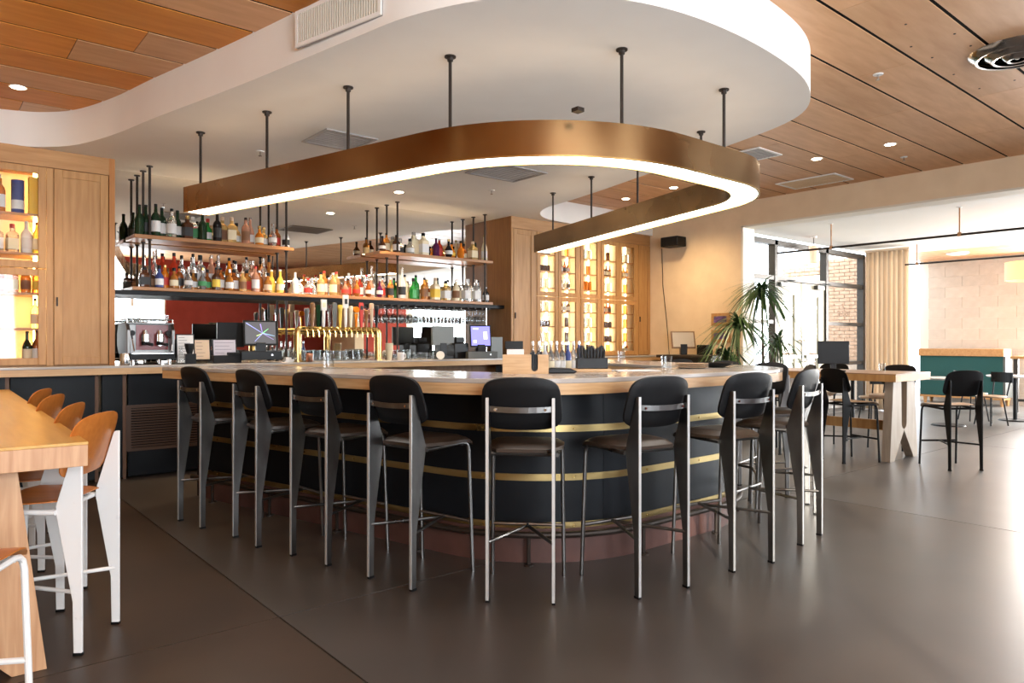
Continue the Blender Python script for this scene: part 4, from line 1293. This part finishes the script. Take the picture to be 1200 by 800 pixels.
scr = mat('dark_screen', (.05, .05, .055), .25, emit=(.1, .1, .11), es=.6)
t, plate = terminal('left payment terminal whose dark screen shows crossing coloured beams', 2.8, 7.42, ZK + .03, R(-14), scr, .34, .27, M_screenblk, R(14))
for (u0, v0, u1, v1), c in (((-.14, .24, .02, .13), (.35, .4, 1)), ((0, .23, .02, .13), (.4, .25, .9)), ((.02, .13, -.06, .04), (.35, .4, 1)), ((.02, .13, .14, .1), (.3, .6, .9)), ((.02, .13, .08, .18), (.2, .9, .3)), ((-.04, .1, .02, .13), (.7, .9, .3)), ((.02, .13, .13, .06), (.3, .2, .6))):
    d = Vector((u1 - u0, v1 - v0)).normalized()
    n_ = Vector((-d.y, d.x)) * .005
    c_, s_ = math.cos(R(14)), math.sin(R(14))
    P = lambda u, v, e: (u, v * s_ - e * c_, v * c_ + e * s_)
    q = [P(u0 + n_.x, v0 + n_.y, .0024), P(u0 - n_.x, v0 - n_.y, .0024), P(u1 - n_.x * .4, v1 - n_.y * .4, .0024), P(u1 + n_.x * .4, v1 + n_.y * .4, .0024)]
    o = obj('screen_beam', MB().add(q, [(0, 1, 2, 3)]), mat('beam_%d_%d' % (u0 * 100, v1 * 100), (.1, .1, .1), .5, emit=c, es=.8), t, world=False)
t2 = thing('payment_terminal', 'back of a black terminal standing beside the left screen', 'terminal', (2.57, 7.66, ZK))
obj('screen_back', MB().box(-.14, -.015, .16, .14, .015, .42), M_screenblk, t2, world=False, bevel=.006)
obj('stand', MB().box(-.04, -.02, 0, .04, .08, .2), M_screenblk, t2, world=False, bevel=.004)
o = obj('receipt_pile', MB().box(-.05, -.04, 0, .05, .04, .012).box(-.04, -.045, .012, .055, .035, .03).box(-.03, -.03, .03, .03, .03, .05), M_paper, loc=(3.08, 7.4, ZK))
tag(o, 'small pile of white receipts right of the left terminal', 'paper')
blue = mat('blue_screen', (.1, .1, .3), .3, emit=(.2, .19, .78), es=1.0)
t, plate = terminal('right payment terminal with a glowing blue violet screen', 5.7, 7.42, ZK, R(-22), blue, .29, .29, M_grey, R(10))
lt = mat('pale_screen_icon', (.7, .7, .8), .4, emit=(.75, .75, 1), es=.8)
obj('screen_icons', MB().add(*plate(.04, .1, .09, .2, .002, .003)).add(*plate(-.1, .23, -.03, .25, .002, .003)).add(*plate(-.1, .05, -.06, .09, .002, .003)), lt, t, world=False)
t2 = thing('payment_terminal', 'dark back of a second screen left of the blue terminal', 'terminal', (5.22, 7.6, ZK))
obj('screen_back', MB().box(-.17, -.015, .17, .17, .015, .42), M_grey, t2, world=False, bevel=.006)
obj('stand', MB().box(-.05, -.02, 0, .05, .1, .2).box(-.15, -.06, 0, .15, .14, .04), M_screenblk, t2, world=False, bevel=.004)
o = obj('printer', MB().box(-.11, -.1, 0, .11, .12, .2).box(-.06, -.06, .2, .08, .1, .28), M_screenblk, loc=(5.46, 7.62, ZK), bevel=.01)
tag(o, 'bulky black receipt printer left of the blue terminal', 'printer')
o = obj('menu_holder', MB().box(-.1, -.01, 0, .1, .01, .28).box(-.12, -.06, 0, .12, .06, .012), M_grey, loc=(6.02, 7.5, ZK), bevel=.002)
tag(o, 'grey upright menu holder right of the blue terminal', 'menu holder')
o = obj('paper_roll', MB().tube([(-.03, 0, .05), (.03, 0, .05)], .05, 18), M_paper, loc=(5.06, 7.42, ZK), rz=R(60))
tag(o, 'white paper roll on the back counter before the dark screen back', 'paper roll')
cup = MB().lathe([(.03, 0), (.045, .12), (.043, .12), (.028, .005)], 16)
for k in range(5):
    cup.lathe([(.0455, .122 + .016 * k), (.0475, .137 + .016 * k)], 16)
o = obj('cup_stack', cup, BODY['cream'], loc=(4.33, 7.42, ZK))
tag(o, 'stack of cream paper cups right of the beer tower', 'cups')
o = obj('mug', MB().lathe([(.035, 0), (.04, .01), (.04, .09), (.036, .09), (.034, .012)], 16).tube([(.038, 0, .075), (.065, 0, .07), (.065, 0, .03), (.04, 0, .02)], .006, 8), M_paper, loc=(4.44, 7.34, ZK))
tag(o, 'white mug beside the stack of cream cups', 'mug')
o = obj('copper_mug', MB().lathe([(.034, 0), (.036, .01), (.038, .09), (.035, .09), (.033, .012)], 16), mat('copper', (.75, .33, .2), .2, 1.), loc=(3.29, 7.31 + .01, ZK + .0))
tag(o, 'copper mug at the foot of the brass tower', 'mug')
o = obj('garnish_jar', MB().lathe([(.04, 0), (.042, .01), (.042, .08), (.03, .1), (.03, .12)], 14), M_tumbler, loc=(3.12, 7.34, ZK))
tag(o, 'clear garnish jar left of the brass tower', 'jar')
o = obj('bus_tub', MB().box(-.16, -.1, 0, .16, .1, .1), M_grey, loc=(5.62, 7.7, ZK - .3), bevel=.01)
tag(o, 'grey tub on the shelf under the back counter', 'tub')
o = obj('folded_towel', MB().box(-.1, -.06, 0, .1, .06, .03).box(-.09, -.055, .03, .09, .055, .06).box(-.06, -.05, .06, .08, .05, .085), M_paper, loc=(5.25, 7.7, ZK - .3), bevel=.012)
tag(o, 'folded white towels on the shelf under the back counter', 'towel')

# ================================================================== THINGS ON THE BAR
nb = thing('napkin_caddy', 'pale plywood napkin caddy with a round ended slot on the bar top', 'caddy', (2.86, 3.28, ZB2), math.atan2(-.183, .219))
slot = [(-.14, 0), (.14, 0), (.14, .118), (.075, .118), (.075, .04)] + [(.055 + .02 * math.cos(R(a)), .035 + .02 * math.sin(R(a))) for a in range(0, -181, -30)] + [(.035, .04), (.035, .118), (-.14, .118)]
obj('front_panel', MB().slab(slot, (0, 0, 0), (1, 0, 0), (0, 0, 1), (0, .012, 0)), M_edge, nb, world=False)
obj('tray', MB().box(-.14, .012, 0, .14, .15, .012).box(-.14, .138, .012, .14, .15, .1).box(-.14, .012, .012, -.128, .138, .11).box(.128, .012, .012, .14, .138, .11).box(0, .012, .012, .01, .138, .1), M_edge, nb, world=False)
nap = obj('napkin_stack', MB().box(-.115, .02, .0125, -.01, .135, .15), M_paper, loc=(2.86, 3.28, ZB2), rz=math.atan2(-.183, .219), bevel=.003)
tag(nap, 'stack of white napkins standing in the left half of the plywood caddy', 'napkins')
o = obj('napkin_weight', MB().box(-.125, .02, .151, -.015, .14, .2), M_screenblk, loc=(2.86, 3.28, ZB2), rz=math.atan2(-.183, .219), bevel=.003)
tag(o, 'black block on top of the white napkins in the caddy', 'weight')
st = MB()
for k in range(7):
    st.box(.014 + .015 * k, .03, .0125, .026 + .015 * k, .13, .118 + .008 * (k % 3))
o = obj('black_napkins', st, M_screenblk, loc=(2.86, 3.28, ZB2), rz=math.atan2(-.183, .219))
tag(o, 'black napkins standing in the right half of the plywood caddy', 'napkins')
ht = thing('straw_tray', 'shallow wooden tray of black straws and cups on the bar top', 'tray', (3.36, 3.3, ZB2), R(-40))
obj('board', MB().box(-.19, -.07, 0, .19, .1, .02), M_edge, ht, world=False, bevel=.003)
o = thing('napkin_holder', 'black holder packed with black napkins on the wooden tray', 'holder', (3.36, 3.3, ZB2 + .0205), R(-40))
obj('tub', MB().box(-.03, -.05, 0, .17, .08, .07), M_screenblk, o, world=False, bevel=.004)
for k in range(9):
    x = -.02 + .02 * k
    obj('napkin', MB().slab([(-.055, 0), (.055, 0), (.06, .06 + .01 * (k % 3)), (-.06, .055 + .014 * ((k + 1) % 3))], (x, .015, .068), (0, 1, 0), (.18 * (k - 4) / 9, 0, 1), (.009, 0, 0)), M_screenblk, o, world=False)
o = obj('folded_black_cloth', MB().slab([(-.1, 0), (.08, 0), (.1, .012), (.06, .03), (-.06, .035), (-.11, .02)], (0, -.04, 0), (1, 0, 0), (0, 0, 1), (0, .09, 0)), M_screenblk, loc=(3.1, 3.22, ZB2), rz=R(-40), bevel=.006)
tag(o, 'flat black cloth folded on the bar top before the straw tray', 'cloth')
o = obj('menu_sheet', MB().box(-.15, -.1, 0, .15, .1, .004), M_paper, loc=(3.75, 3.18, ZB2), rz=R(-30))
tag(o, 'white menu sheet lying flat on the bar top', 'menu')
for k in range(3):
    o = obj('serving_plate', MB().lathe([(.07, 0), (.12, .008), (.118, .012), (.07, .005)], 24), M_plytan, loc=(4.42, 3.2, ZB2 + .0125 * k))
    tag(o, 'tan plate in the little stack on the bar top, %s' % ('lowest', 'middle one', 'topmost')[k], 'plate', 'plates stacked on the bar')
o = obj('black_bowl', MB().lathe([(.06, 0), (.12, .02), (.13, .035), (.125, .035), (.055, .006)], 24), M_screenblk, loc=(4.72, 3.2, ZB2))
tag(o, 'shallow black bowl on the bar top right of the stacked plates', 'bowl')
iw = thing('ice_station', 'stainless steel work station inside the bar holding a row of pouring bottles', 'station', (4.75, 5.0, 0))
obj('body', MB().box(4.3, 4.75, 0, 5.0, 5.35, .95), M_steel, iw, bevel=.01)
obj('bottle_well', MB().box(4.3, 4.6, .72, 5.0, 4.745, .74).box(4.3, 4.595, .72, 5.0, 4.605, .9), M_steel, iw)
for k in range(9):
    c = ['clear', 'clear', 'frosted', 'clear', 'clear', 'clear', 'blue', 'clear', 'blue'][k]
    bottle(4.36 + .075 * k, 4.9, .95, 'slim', c, 'white' if k % 3 else 'cream', 'silver', .034, .35, '%s pouring bottle, %s from left on the steel bar station' % (c, ORD[k]), 'pouring bottles on the station')

# ================================================================== CEILING FITTINGS
def downlight(x, y, z, label, power=45, hot=True):
    t = thing('downlight', label, 'downlight', (x, y, z), 0, 'recessed downlights')
    obj('trim_ring', MB().lathe([(.05, -.001), (.062, -.004), (.065, 0)], 20, (x, y, z)), M_white, t)
    obj('lens', MB().lathe([(.001, -.005), (.046, -.005), (.048, -.001)], 18, (x, y, z)), M_lamp, t)
    d = bpy.data.lights.new('downlight_beam', 'SPOT')
    d.energy = power
    d.spot_size = R(145 if x > 8 else 95)
    d.spot_blend = 1.
    d.shadow_soft_size = .05
    d.color = (1, .72, .42)
    l = bpy.data.objects.new('beam', d)
    COL.objects.link(l)
    l.parent = t
    l.location = (0, 0, -.03)
    return t


for x, y, z, lab in ((.656, 6.948, ZC, 'round downlight in the orange boards at the upper left'), (7.748, 3.94, ZC, 'round downlight in the boards right of the ring, the left of two'), (7.76, 3.16, ZC, 'round downlight in the boards right of the ring, the right of two'), (7.83, 6.8, ZC, 'round downlight in the boards seen through the bronze ring'),
                     (4.33, 7.2, ZS, 'round downlight in the white soffit above the middle of the bottle shelves'), (3.36, 7.2, ZS, 'round downlight in the white soffit hidden behind the bronze ring'),
                     (7.75, 5.9, ZC, 'round downlight in the boards washing the tan wall'), (.66, 4.9, ZC, 'round downlight in the boards above the left table'), (-.8, 3.5, ZC, 'round downlight left of the picture over the table'), (-.8, 6.2, ZC, 'round downlight left of the picture before the cabinet'), (5.2, 7.1, ZS, 'x')):
    if lab != 'x':
        downlight(x, y, z, lab, 150 if z == ZS else (120 if x == 7.75 else 45))
downlight(8.35, 6.5, ZC, 'round downlight in the boards near the speaker and the tan wall', 105)


def vent(name, label, x0, y0, x1, y1, z, m_frame, m_core, border=.03):
    t = thing(name, label, 'vent', ((x0 + x1) / 2, (y0 + y1) / 2, z))
    obj('frame', MB().box(x0, y0, z - .012, x1, y0 + border, z - .001).box(x0, y1 - border, z - .012, x1, y1, z - .001).box(x0, y0 + border, z - .012, x0 + border, y1 - border, z - .001).box(x1 - border, y0 + border, z - .012, x1, y1 - border, z - .001), m_frame, t)
    obj('grille', MB().box(x0 + border, y0 + border, z - .006, x1 - border, y1 - border, z - .001), m_core, t)
    n = int((y1 - y0 - 2 * border) / .045)
    mb = MB()
    for k in range(n):
        y = y0 + border + (y1 - y0 - 2 * border) * (k + .5) / n
        mb.box(x0 + border, y - .006, z - .01, x1 - border, y + .006, z - .006)
    o = obj('grille_bars', mb, m_core, t)
    o['kind'] = 'stuff'
    return t


vent('ceiling_vent', 'grey square vent in the white soffit inside the bronze ring', 4.34, 5.38, 4.99, 5.92, ZS, M_grille, M_grille)
vent('ceiling_vent', 'grey square vent in the white soffit behind the left arm of the ring', 2.58, 5.41, 3.05, 5.9, ZS, M_grille, M_grille)
vent('ceiling_vent', 'white framed dark vent in the boards beside the ring corner', 6.8, 4.08, 7.27, 4.46, ZC, M_pend, M_grille)
vent('ceiling_vent', 'long tan vent in the boards close to the right wall', 8.55, 4.12, 9.05, 4.9, ZC, M_pend, M_tan)
# round air diffuser at the right edge
dd = thing('air_diffuser', 'large round silver air diffuser with nested cones at the upper right', 'diffuser', (5.95, 1.57, ZC))
for k, (r0, r1, z0, z1) in enumerate(((.3, .25, -.0, -.045), (.21, .15, -.01, -.06), (.11, .06, -.02, -.07))):
    obj('cone_ring', MB().lathe([(r0, z0), (r0 - .01, z0 - .015), (r1, z1), (r1 - .015, z1 + .003), (r0 - .03, z0 - .005)], 36, (5.95, 1.57, ZC), caps=False), M_chrome, dd)
obj('centre_cone', MB().lathe([(.05, -.03), (.01, -.06)], 24, (5.95, 1.57, ZC)), M_chrome, dd)
obj('throat', MB().lathe([(.27, -.001), (.27, -.003)], 36, (5.95, 1.57, ZC)), M_gap, dd)
# air grille set in the soffit face
ax, ay, bx, by = 1.806, 4.19, 1.98, 3.46
d = Vector((bx - ax, by - ay, 0)).normalized()
nrm = Vector((d.y, -d.x, 0))
if nrm.x > 0:
    nrm = -nrm
L_ = math.hypot(bx - ax, by - ay)
fg = thing('air_grille', 'long louvred grille set in the white face of the soffit', 'grille', (ax, ay, 3.1))
o3 = Vector((ax, ay, 3.085)) + nrm * .004


def fbox(u0, z0, u1, z1, t0, t1):
    return MB().slab([(u0, z0), (u1, z0), (u1, z1), (u0, z1)], o3 + nrm * t0, d, (0, 0, 1), nrm * (t1 - t0))


obj('back_plate', fbox(0, 0, L_, .22, -.01, .004), M_grille, fg)
for q in ((0, 0, L_, .022), (0, .198, L_, .22), (0, .022, .022, .198), (L_ - .022, .022, L_, .198)):
    obj('frame_bar', fbox(*q, .004, .014), M_white, fg)
sl = MB()
for k in range(34):
    u = .03 + (L_ - .06) * k / 33
    w = fbox(u - .004, .022, u + .004, .198, .004, .013)
    sl.add(w.v, w.f)
o = obj('slats', sl, M_cream, fg, smooth=0)
o['kind'] = 'stuff'
for x, y, z, lab in ((5.657, 2.392, ZC, 'brass fire sprinkler in the boards nearest the round diffuser'), (8.41, 3.28, ZC, 'fire sprinkler in the boards close to the right wall'), (2.43, 6.46, ZS, 'fire sprinkler in the soffit at the left of the ring'), (5.09, 6.43, ZS, 'fire sprinkler in the soffit near the right cabinet'), (8.3, 5.2, ZC, 'fire sprinkler in the boards beside the ring corner')):
    t = thing('fire_sprinkler', lab, 'sprinkler', (x, y, z))
    obj('escutcheon', MB().lathe([(.035, -.006), (.038, 0)], 16, (x, y, z)), M_pend, t)
    obj('head', MB().cyl(x, y, z - .04, z - .004, .007, 8).cyl(x, y, z - .045, z - .04, .016, 10), M_chrome, t)
sc_ = MB()
for (bx_, by_) in ((4.9, 1.9), (5.3, 1.75), (5.3, 2.02), (5.6, 1.75), (5.62, 2.0), (6.05, 1.75), (6.1, 2.02), (6.6, 1.76), (6.6, 2.0), (7.1, 1.78), (5.9, 1.4), (6.3, 1.45)):
    sc_.cyl(bx_, by_, ZC - .003, ZC, .008, 8)
o = obj('board_screws', sc_, M_rod)
o.parent = ce
o['kind'] = 'stuff'

# speaker and its cord on the tan wall
sp = thing('speaker', 'black wall speaker high on the tan wall beside the cabinet', 'speaker', (9.16, 6.95, 2.85))
obj('housing', MB().box(9.02, 6.8, 2.78, 9.25, 7.12, 2.93), M_screenblk, sp, bevel=.01)
obj('grille', MB().box(9.012, 6.82, 2.795, 9.02, 7.1, 2.915), M_blackm, sp)
obj('bracket', MB().box(9.25, 6.92, 2.82, 9.3, 7.0, 2.88), M_blackm, sp)
o = obj('cord', MB().tube([(9.285, 7.3, 2.8), (9.285, 7.28, 2.2), (9.283, 7.2, 1.6), (9.28, 7.15, 1.1)], .005, 6), M_screenblk)
tag(o, 'thin black cord hanging down the tan wall beside the cabinet', 'cord')

# host stand with tilted terminal
hs = thing('host_stand', 'low dark cabinet against the tan wall under the tilted terminal', 'cabinet', (9.0, 6.45, 0))
obj('body', MB().box(8.74, 6.0, 0, 9.29, 6.9, 1.06), mat('espresso_wood', (.03, .02, .014), .45), hs, bevel=.004)
obj('top', MB().box(8.7, 5.95, 1.06, 9.292, 6.95, 1.1), mat('espresso_wood'), hs, bevel=.004)
t, plate = panel('payment_terminal', 'brown framed terminal with a pale reflecting screen on the host stand', 'terminal', 8.95, 6.62, 1.2, .36, .28, R(-42), R(24), mat('brown_plastic', (.12, .06, .03), .4), mat('pale_dim_screen', (.35, .32, .29), .12), frame=.02)
obj('stand', MB().box(-.05, .0, -.1, .05, .1, .06), M_screenblk, t, world=False, bevel=.005)
o = obj('receipt_printer', MB().box(-.08, -.09, 0, .08, .09, .15), M_screenblk, loc=(9.02, 6.3, 1.1), bevel=.012)
tag(o, 'black receipt printer right of the tilted terminal', 'printer')
o = obj('card_reader', MB().box(-.04, -.06, 0, .04, .06, .1), M_screenblk, loc=(9.1, 6.08, 1.1), bevel=.012)
tag(o, 'small black card reader at the right end of the host stand', 'card reader')
# two framed pictures
for z, lab in ((1.535, 'upper of two small wood framed pictures on the tan wall'), (1.285, 'lower of two small wood framed pictures on the tan wall')):
    p = thing('framed_picture', lab, 'picture', (XR, 6.2, z), 0, 'small framed pictures on the tan wall')
    obj('frame', MB().box(XR - .02, 6.04, z, XR - .001, 6.37, z + .19), M_oakx, p, bevel=.004)
    obj('print', MB().box(XR - .022, 6.1, z + .05, XR - .0195, 6.32, z + .145), nz(mat('violet_print', rough=.6), (1, 1, 1), 8, 2, (.02, .015, .05), (.18, .1, .35), .3, .7), p)


# ================================================================== PLANTS
def dracaena(x, y, heads, label):
    t = thing('potted_dracaena', label, 'plant', (x, y, 0))
    obj('pot', MB().lathe([(.14, 0), (.17, .02), (.2, .36), (.18, .36), (.175, .3)], 24, (x, y, 0)), M_pot, t)
    obj('soil', MB().lathe([(.001, .31), (.176, .31)], 24, (x, y, 0)), M_bark, t)
    rr = random.Random(int(x * 77))
    leaf_ms = []
    for v in range(4):
        L = .42 + .05 * v
        mb = MB()
        n = 6
        bend = .6 + .36 * v
        vs = []
        for i in range(n + 1):
            u = i / n
            a = R(8) + bend * u * 1.3
            px = L * (u * math.cos(.35) * .55 + .5 * u * u)
            pz = L * (u * 1.0 - (.55 + bend * .75) * u * u)
            w = .019 * (1 - u) ** .7 + .002
            vs += [(px, -w, pz), (px, w, pz + 0.0)]
        fs = [(2 * i, 2 * i + 2, 2 * i + 3, 2 * i + 1) for i in range(n)]
        mb.add(vs, fs)
        leaf_ms.append(mb.mesh('leaf', M_leaf, 60))
    for (hx, hy, hz, n) in heads:
        obj('stem', MB().tube([(x + (hx) * .1, y + hy * .1, .3), (x + hx * .5, y + hy * .45, hz * .55), (x + hx, y + hy, hz)], [.022, .018, .014], 8), M_bark, t)
        for k in range(n):
            o = obj('leaf', leaf_ms[min(3, int(4 * (k / n) ** .8))], None, t)
            o.location = (hx, hy, hz - .12 * k / n)
            o.rotation_euler = (0, rr.uniform(-.55, .1) * (1 - k / n), k * 2.4 + rr.uniform(-.3, .3))
            s = rr.uniform(.85, 1.2)
            o.scale = (s, s, s)
    return t


dracaena(8.62, 5.48, [(0, 0, 1.52, 110), (-.1, .12, 1.12, 40)], 'shorter spiky dracaena before the framed pictures')
dracaena(9.0, 5.34 - .02, [(0, .04, 1.98, 120), (.12, -.14, 1.3, 40)], 'taller spiky dracaena before the glass entrance')

# ================================================================== RIGHT TABLE TOP, FAR ROOM
o = thing('menu_screen', 'black upright screen back standing on the right table by the doors', 'screen', (8.2, 3.97, .955))
obj('housing', MB().box(-.17, -.015, .085, .17, .015, .35), M_screenblk, o, world=False, bevel=.006)
obj('foot', MB().box(-.12, -.08, 0, .12, .08, .015).box(-.03, -.012, .01, .03, .012, .1), M_screenblk, o, world=False, bevel=.003)
o.rotation_euler = (0, 0, R(-52))
tumbler(8.62, 3.6, .955, 'clear tumbler on the right table', None, .9)

# hanging rails
for x, ys_, lab in ((10.53, (5.13, 3.42, 1.71, 0.0, -1.7), 'dark suspended rail crossing the far room, the nearer one'), (13.9, (5.2, 3.49, 1.78, .07, -1.64), 'dark suspended rail in the far room, the farther one at the curtain')):
    t = thing('suspended_rail', lab, 'rail', (x, 2, 2.7))
    obj('rail', MB().tube([(x, -2.9, 2.7), (x, 6.0 if x < 12 else 5.4, 2.7)], .016, 8), M_rod, t)
    for y in ys_:
        h = obj('hanger', MB().cyl(x, y, 2.7, ZF, .009, 8).cyl(x, y, 2.68, 2.73, .025, 10), M_shelf, t)
        obj('flange', MB().cyl(x, y, ZF - .008, ZF - .0005, .03, 12), M_pend, h)
# curtain
cu = thing('curtain', 'floor length cream linen curtain gathered in soft folds at the far window corner', 'curtain', (13.98, 5.75, 0))
NP = 100


def cfun(u, v):
    y = 6.12 - .78 * u
    a = u * 2 * math.pi * 9
    amp = .042 + .014 * math.sin(u * 17)
    return (13.97 + amp * math.sin(a + .25 * math.sin(v * 3)) * (1 - .25 * v) - .02 * math.sin(3 * u), y + .012 * math.cos(a), .02 + 2.98 * v)


cm = MB().grid(cfun, 260, 10)
c_o = obj('cloth', cm, M_curtain, cu, smooth=80)
so = c_o.modifiers.new('thick', 'SOLIDIFY')
so.thickness = .004
obj('heading_tape', MB().box(13.93, 5.34, 2.99, 14.02, 6.13, 3.03), M_curtain, cu)
# banquette
bq = thing('banquette', 'dark teal upholstered banquette with pale wood cap against the block wall', 'banquette', (16.8, 5.3, 0))
obj('upholstered_panel', MB().box(16.6, 4.62, .17, 17.0, 6.15, 1.0), M_green, bq, bevel=.01)
obj('wood_cap', MB().box(16.56, 4.6, 1.0, 17.05, 6.17, 1.15), M_oakx, bq, bevel=.004)
obj('end_board', MB().box(16.6, 4.58, .17, 17.05, 4.62, 1.0), M_grey, bq)
obj('plinth', MB().box(16.58, 4.6, .13, 17.0, 6.15, .17), M_oakx, bq)
for x in (16.62, 16.95):
    for y in (4.64, 6.05):
        obj('foot', MB().lathe([(.025, 0), (.04, .13)], 8, (x, y, 0), sq=.8), M_oakx, bq)


def cafe_table(x, y, r, z, label, m):
    t = thing('cafe_table', label, 'table', (x, y, 0))
    obj('tabletop', MB().lathe([(r - .01, -.025), (r, -.012), (r, 0)], 32, (x, y, z)), m, t)
    obj('pedestal', MB().cyl(x, y, .02, z - .02, .03, 12), M_blackm, t)
    obj('base_plate', MB().lathe([(.24, 0), (.22, .02)], 24, (x, y, 0)), M_blackm, t)
    return t


def cafe_chair(x, y, rz, label, copy=None):
    if copy:
        return dup(copy, (x, y, 0), rz, label)
    t = thing('cafe_chair', label, 'chair', (x, y, 0), rz, 'chairs in the far room')
    obj('seat', MB().lathe([(.19, .43), (.205, .445), (.2, .46), (.02, .455)], 20), M_plytan, t, world=False)
    for a in (45, 135, 225, 315):
        obj('leg', MB().tube([(.15 * math.cos(R(a)), .15 * math.sin(R(a)), .43), (.22 * math.cos(R(a)), .22 * math.sin(R(a)), 0)], .011, 8), M_blackm, t, world=False)
    pts = [(-.2 + .06 * (1 - (k / 5) ** 2) * -1, .2 * k / 5, .74) for k in range(-5, 6)]
    mb = MB()
    for a, b in zip(pts, pts[1:]):
        mb.add([(a[0], a[1], .66), (b[0], b[1], .66), (b[0], b[1], .82), (a[0], a[1], .82), (a[0] + .012, a[1], .66), (b[0] + .012, b[1], .66), (b[0] + .012, b[1], .82), (a[0] + .012, a[1], .82)], [(0, 1, 2, 3), (4, 7, 6, 5), (0, 4, 5, 1), (3, 2, 6, 7), (0, 3, 7, 4), (1, 5, 6, 2)])
    obj('backrest', mb, M_blackm, t, world=False)
    for s in (-1, 1):
        obj('back_post', MB().tube([(-.15, s * .13, .44), (-.2, s * .15, .7)], .011, 8), M_blackm, t, world=False)
    return t


cafe_table(12.3, 4.15, .42, .74, 'round grey cafe table behind the lone black stool', mat('grey_laminate', (.45, .45, .44), .25))
cafe_table(13.9, 3.7, .4, .74, 'round pale cafe table before the teal banquette', mat('pale_laminate', (.62, .6, .57), .25))
cafe_table(11.6, 5.3, .4, .74, 'round cafe table near the glass entrance', mat('grey_laminate'))
c0 = cafe_chair(12.0, 4.75, R(-60), 'black framed cafe chair left of the round grey table')
for x, y, a, lab in ((12.9, 3.75, 150, 'black framed cafe chair between the two round tables'), (13.4, 4.15, -40, 'black framed cafe chair left of the pale round table'), (14.5, 3.5, 170, 'black framed cafe chair right of the pale round table'), (11.3, 4.85, 60, 'black framed cafe chair behind the right long table'), (11.2, 5.75, -30, 'black framed cafe chair beside the glass entrance')):
    cafe_chair(x, y, R(a), lab, c0)
# high table and stools at the bright far end
tb = thing('high_table', 'high table with dark legs by the bright far window at the right edge', 'table', (15.9, 3.7, 0))
obj('tabletop', MB().box(15.5, 2.6, .98, 16.3, 4.2, 1.03), M_oakx, tb, bevel=.003)
for x in (15.55, 16.25):
    for y in (2.68, 4.12):
        obj('leg', MB().box(x - .035, y - .035, 0, x + .035, y + .035, .98), M_bronze, tb)
obj('stretcher', MB().box(15.53, 2.7, .2, 15.57, 4.1, .25), M_bronze, tb)
# pendants
for x, y, z, r, h, m, lab in ((11.6, 5.95, 2.62, .075, .28, M_shade, 'small peach cylinder pendant before the storefront'), (12.0, 2.97, 2.16, .34, .25, M_oranges, 'large amber drum pendant at the right edge of the picture')):
    t = thing('pendant_lamp', lab, 'lamp', (x, y, z))
    obj('shade', MB().lathe([(r, 0), (r, h), (r - .01, h), (r - .01, .0)], 28, (x, y, z), caps=False), m, t)
    obj('top_disc', MB().lathe([(.002, h - .02), (r - .01, h - .02)], 28, (x, y, z)), m, t)
    obj('cord', MB().cyl(x, y, z + h - .02, ZF, .006, 6), M_rod, t)
    obj('ceiling_rose', MB().cyl(x, y, ZF - .02, ZF - .0005, .05, 16), M_pend, t)
t = thing('air_diffuser', 'white round air diffuser in the far room ceiling', 'diffuser', (15.9, 5.2, ZF))
obj('ring', MB().lathe([(.2, -.001), (.2, -.02), (.15, -.04), (.1, -.03)], 28, (15.9, 5.2, ZF), caps=False), M_pend, t)
obj('centre', MB().lathe([(.09, -.02), (.04, -.05)], 20, (15.9, 5.2, ZF)), M_pend, t)
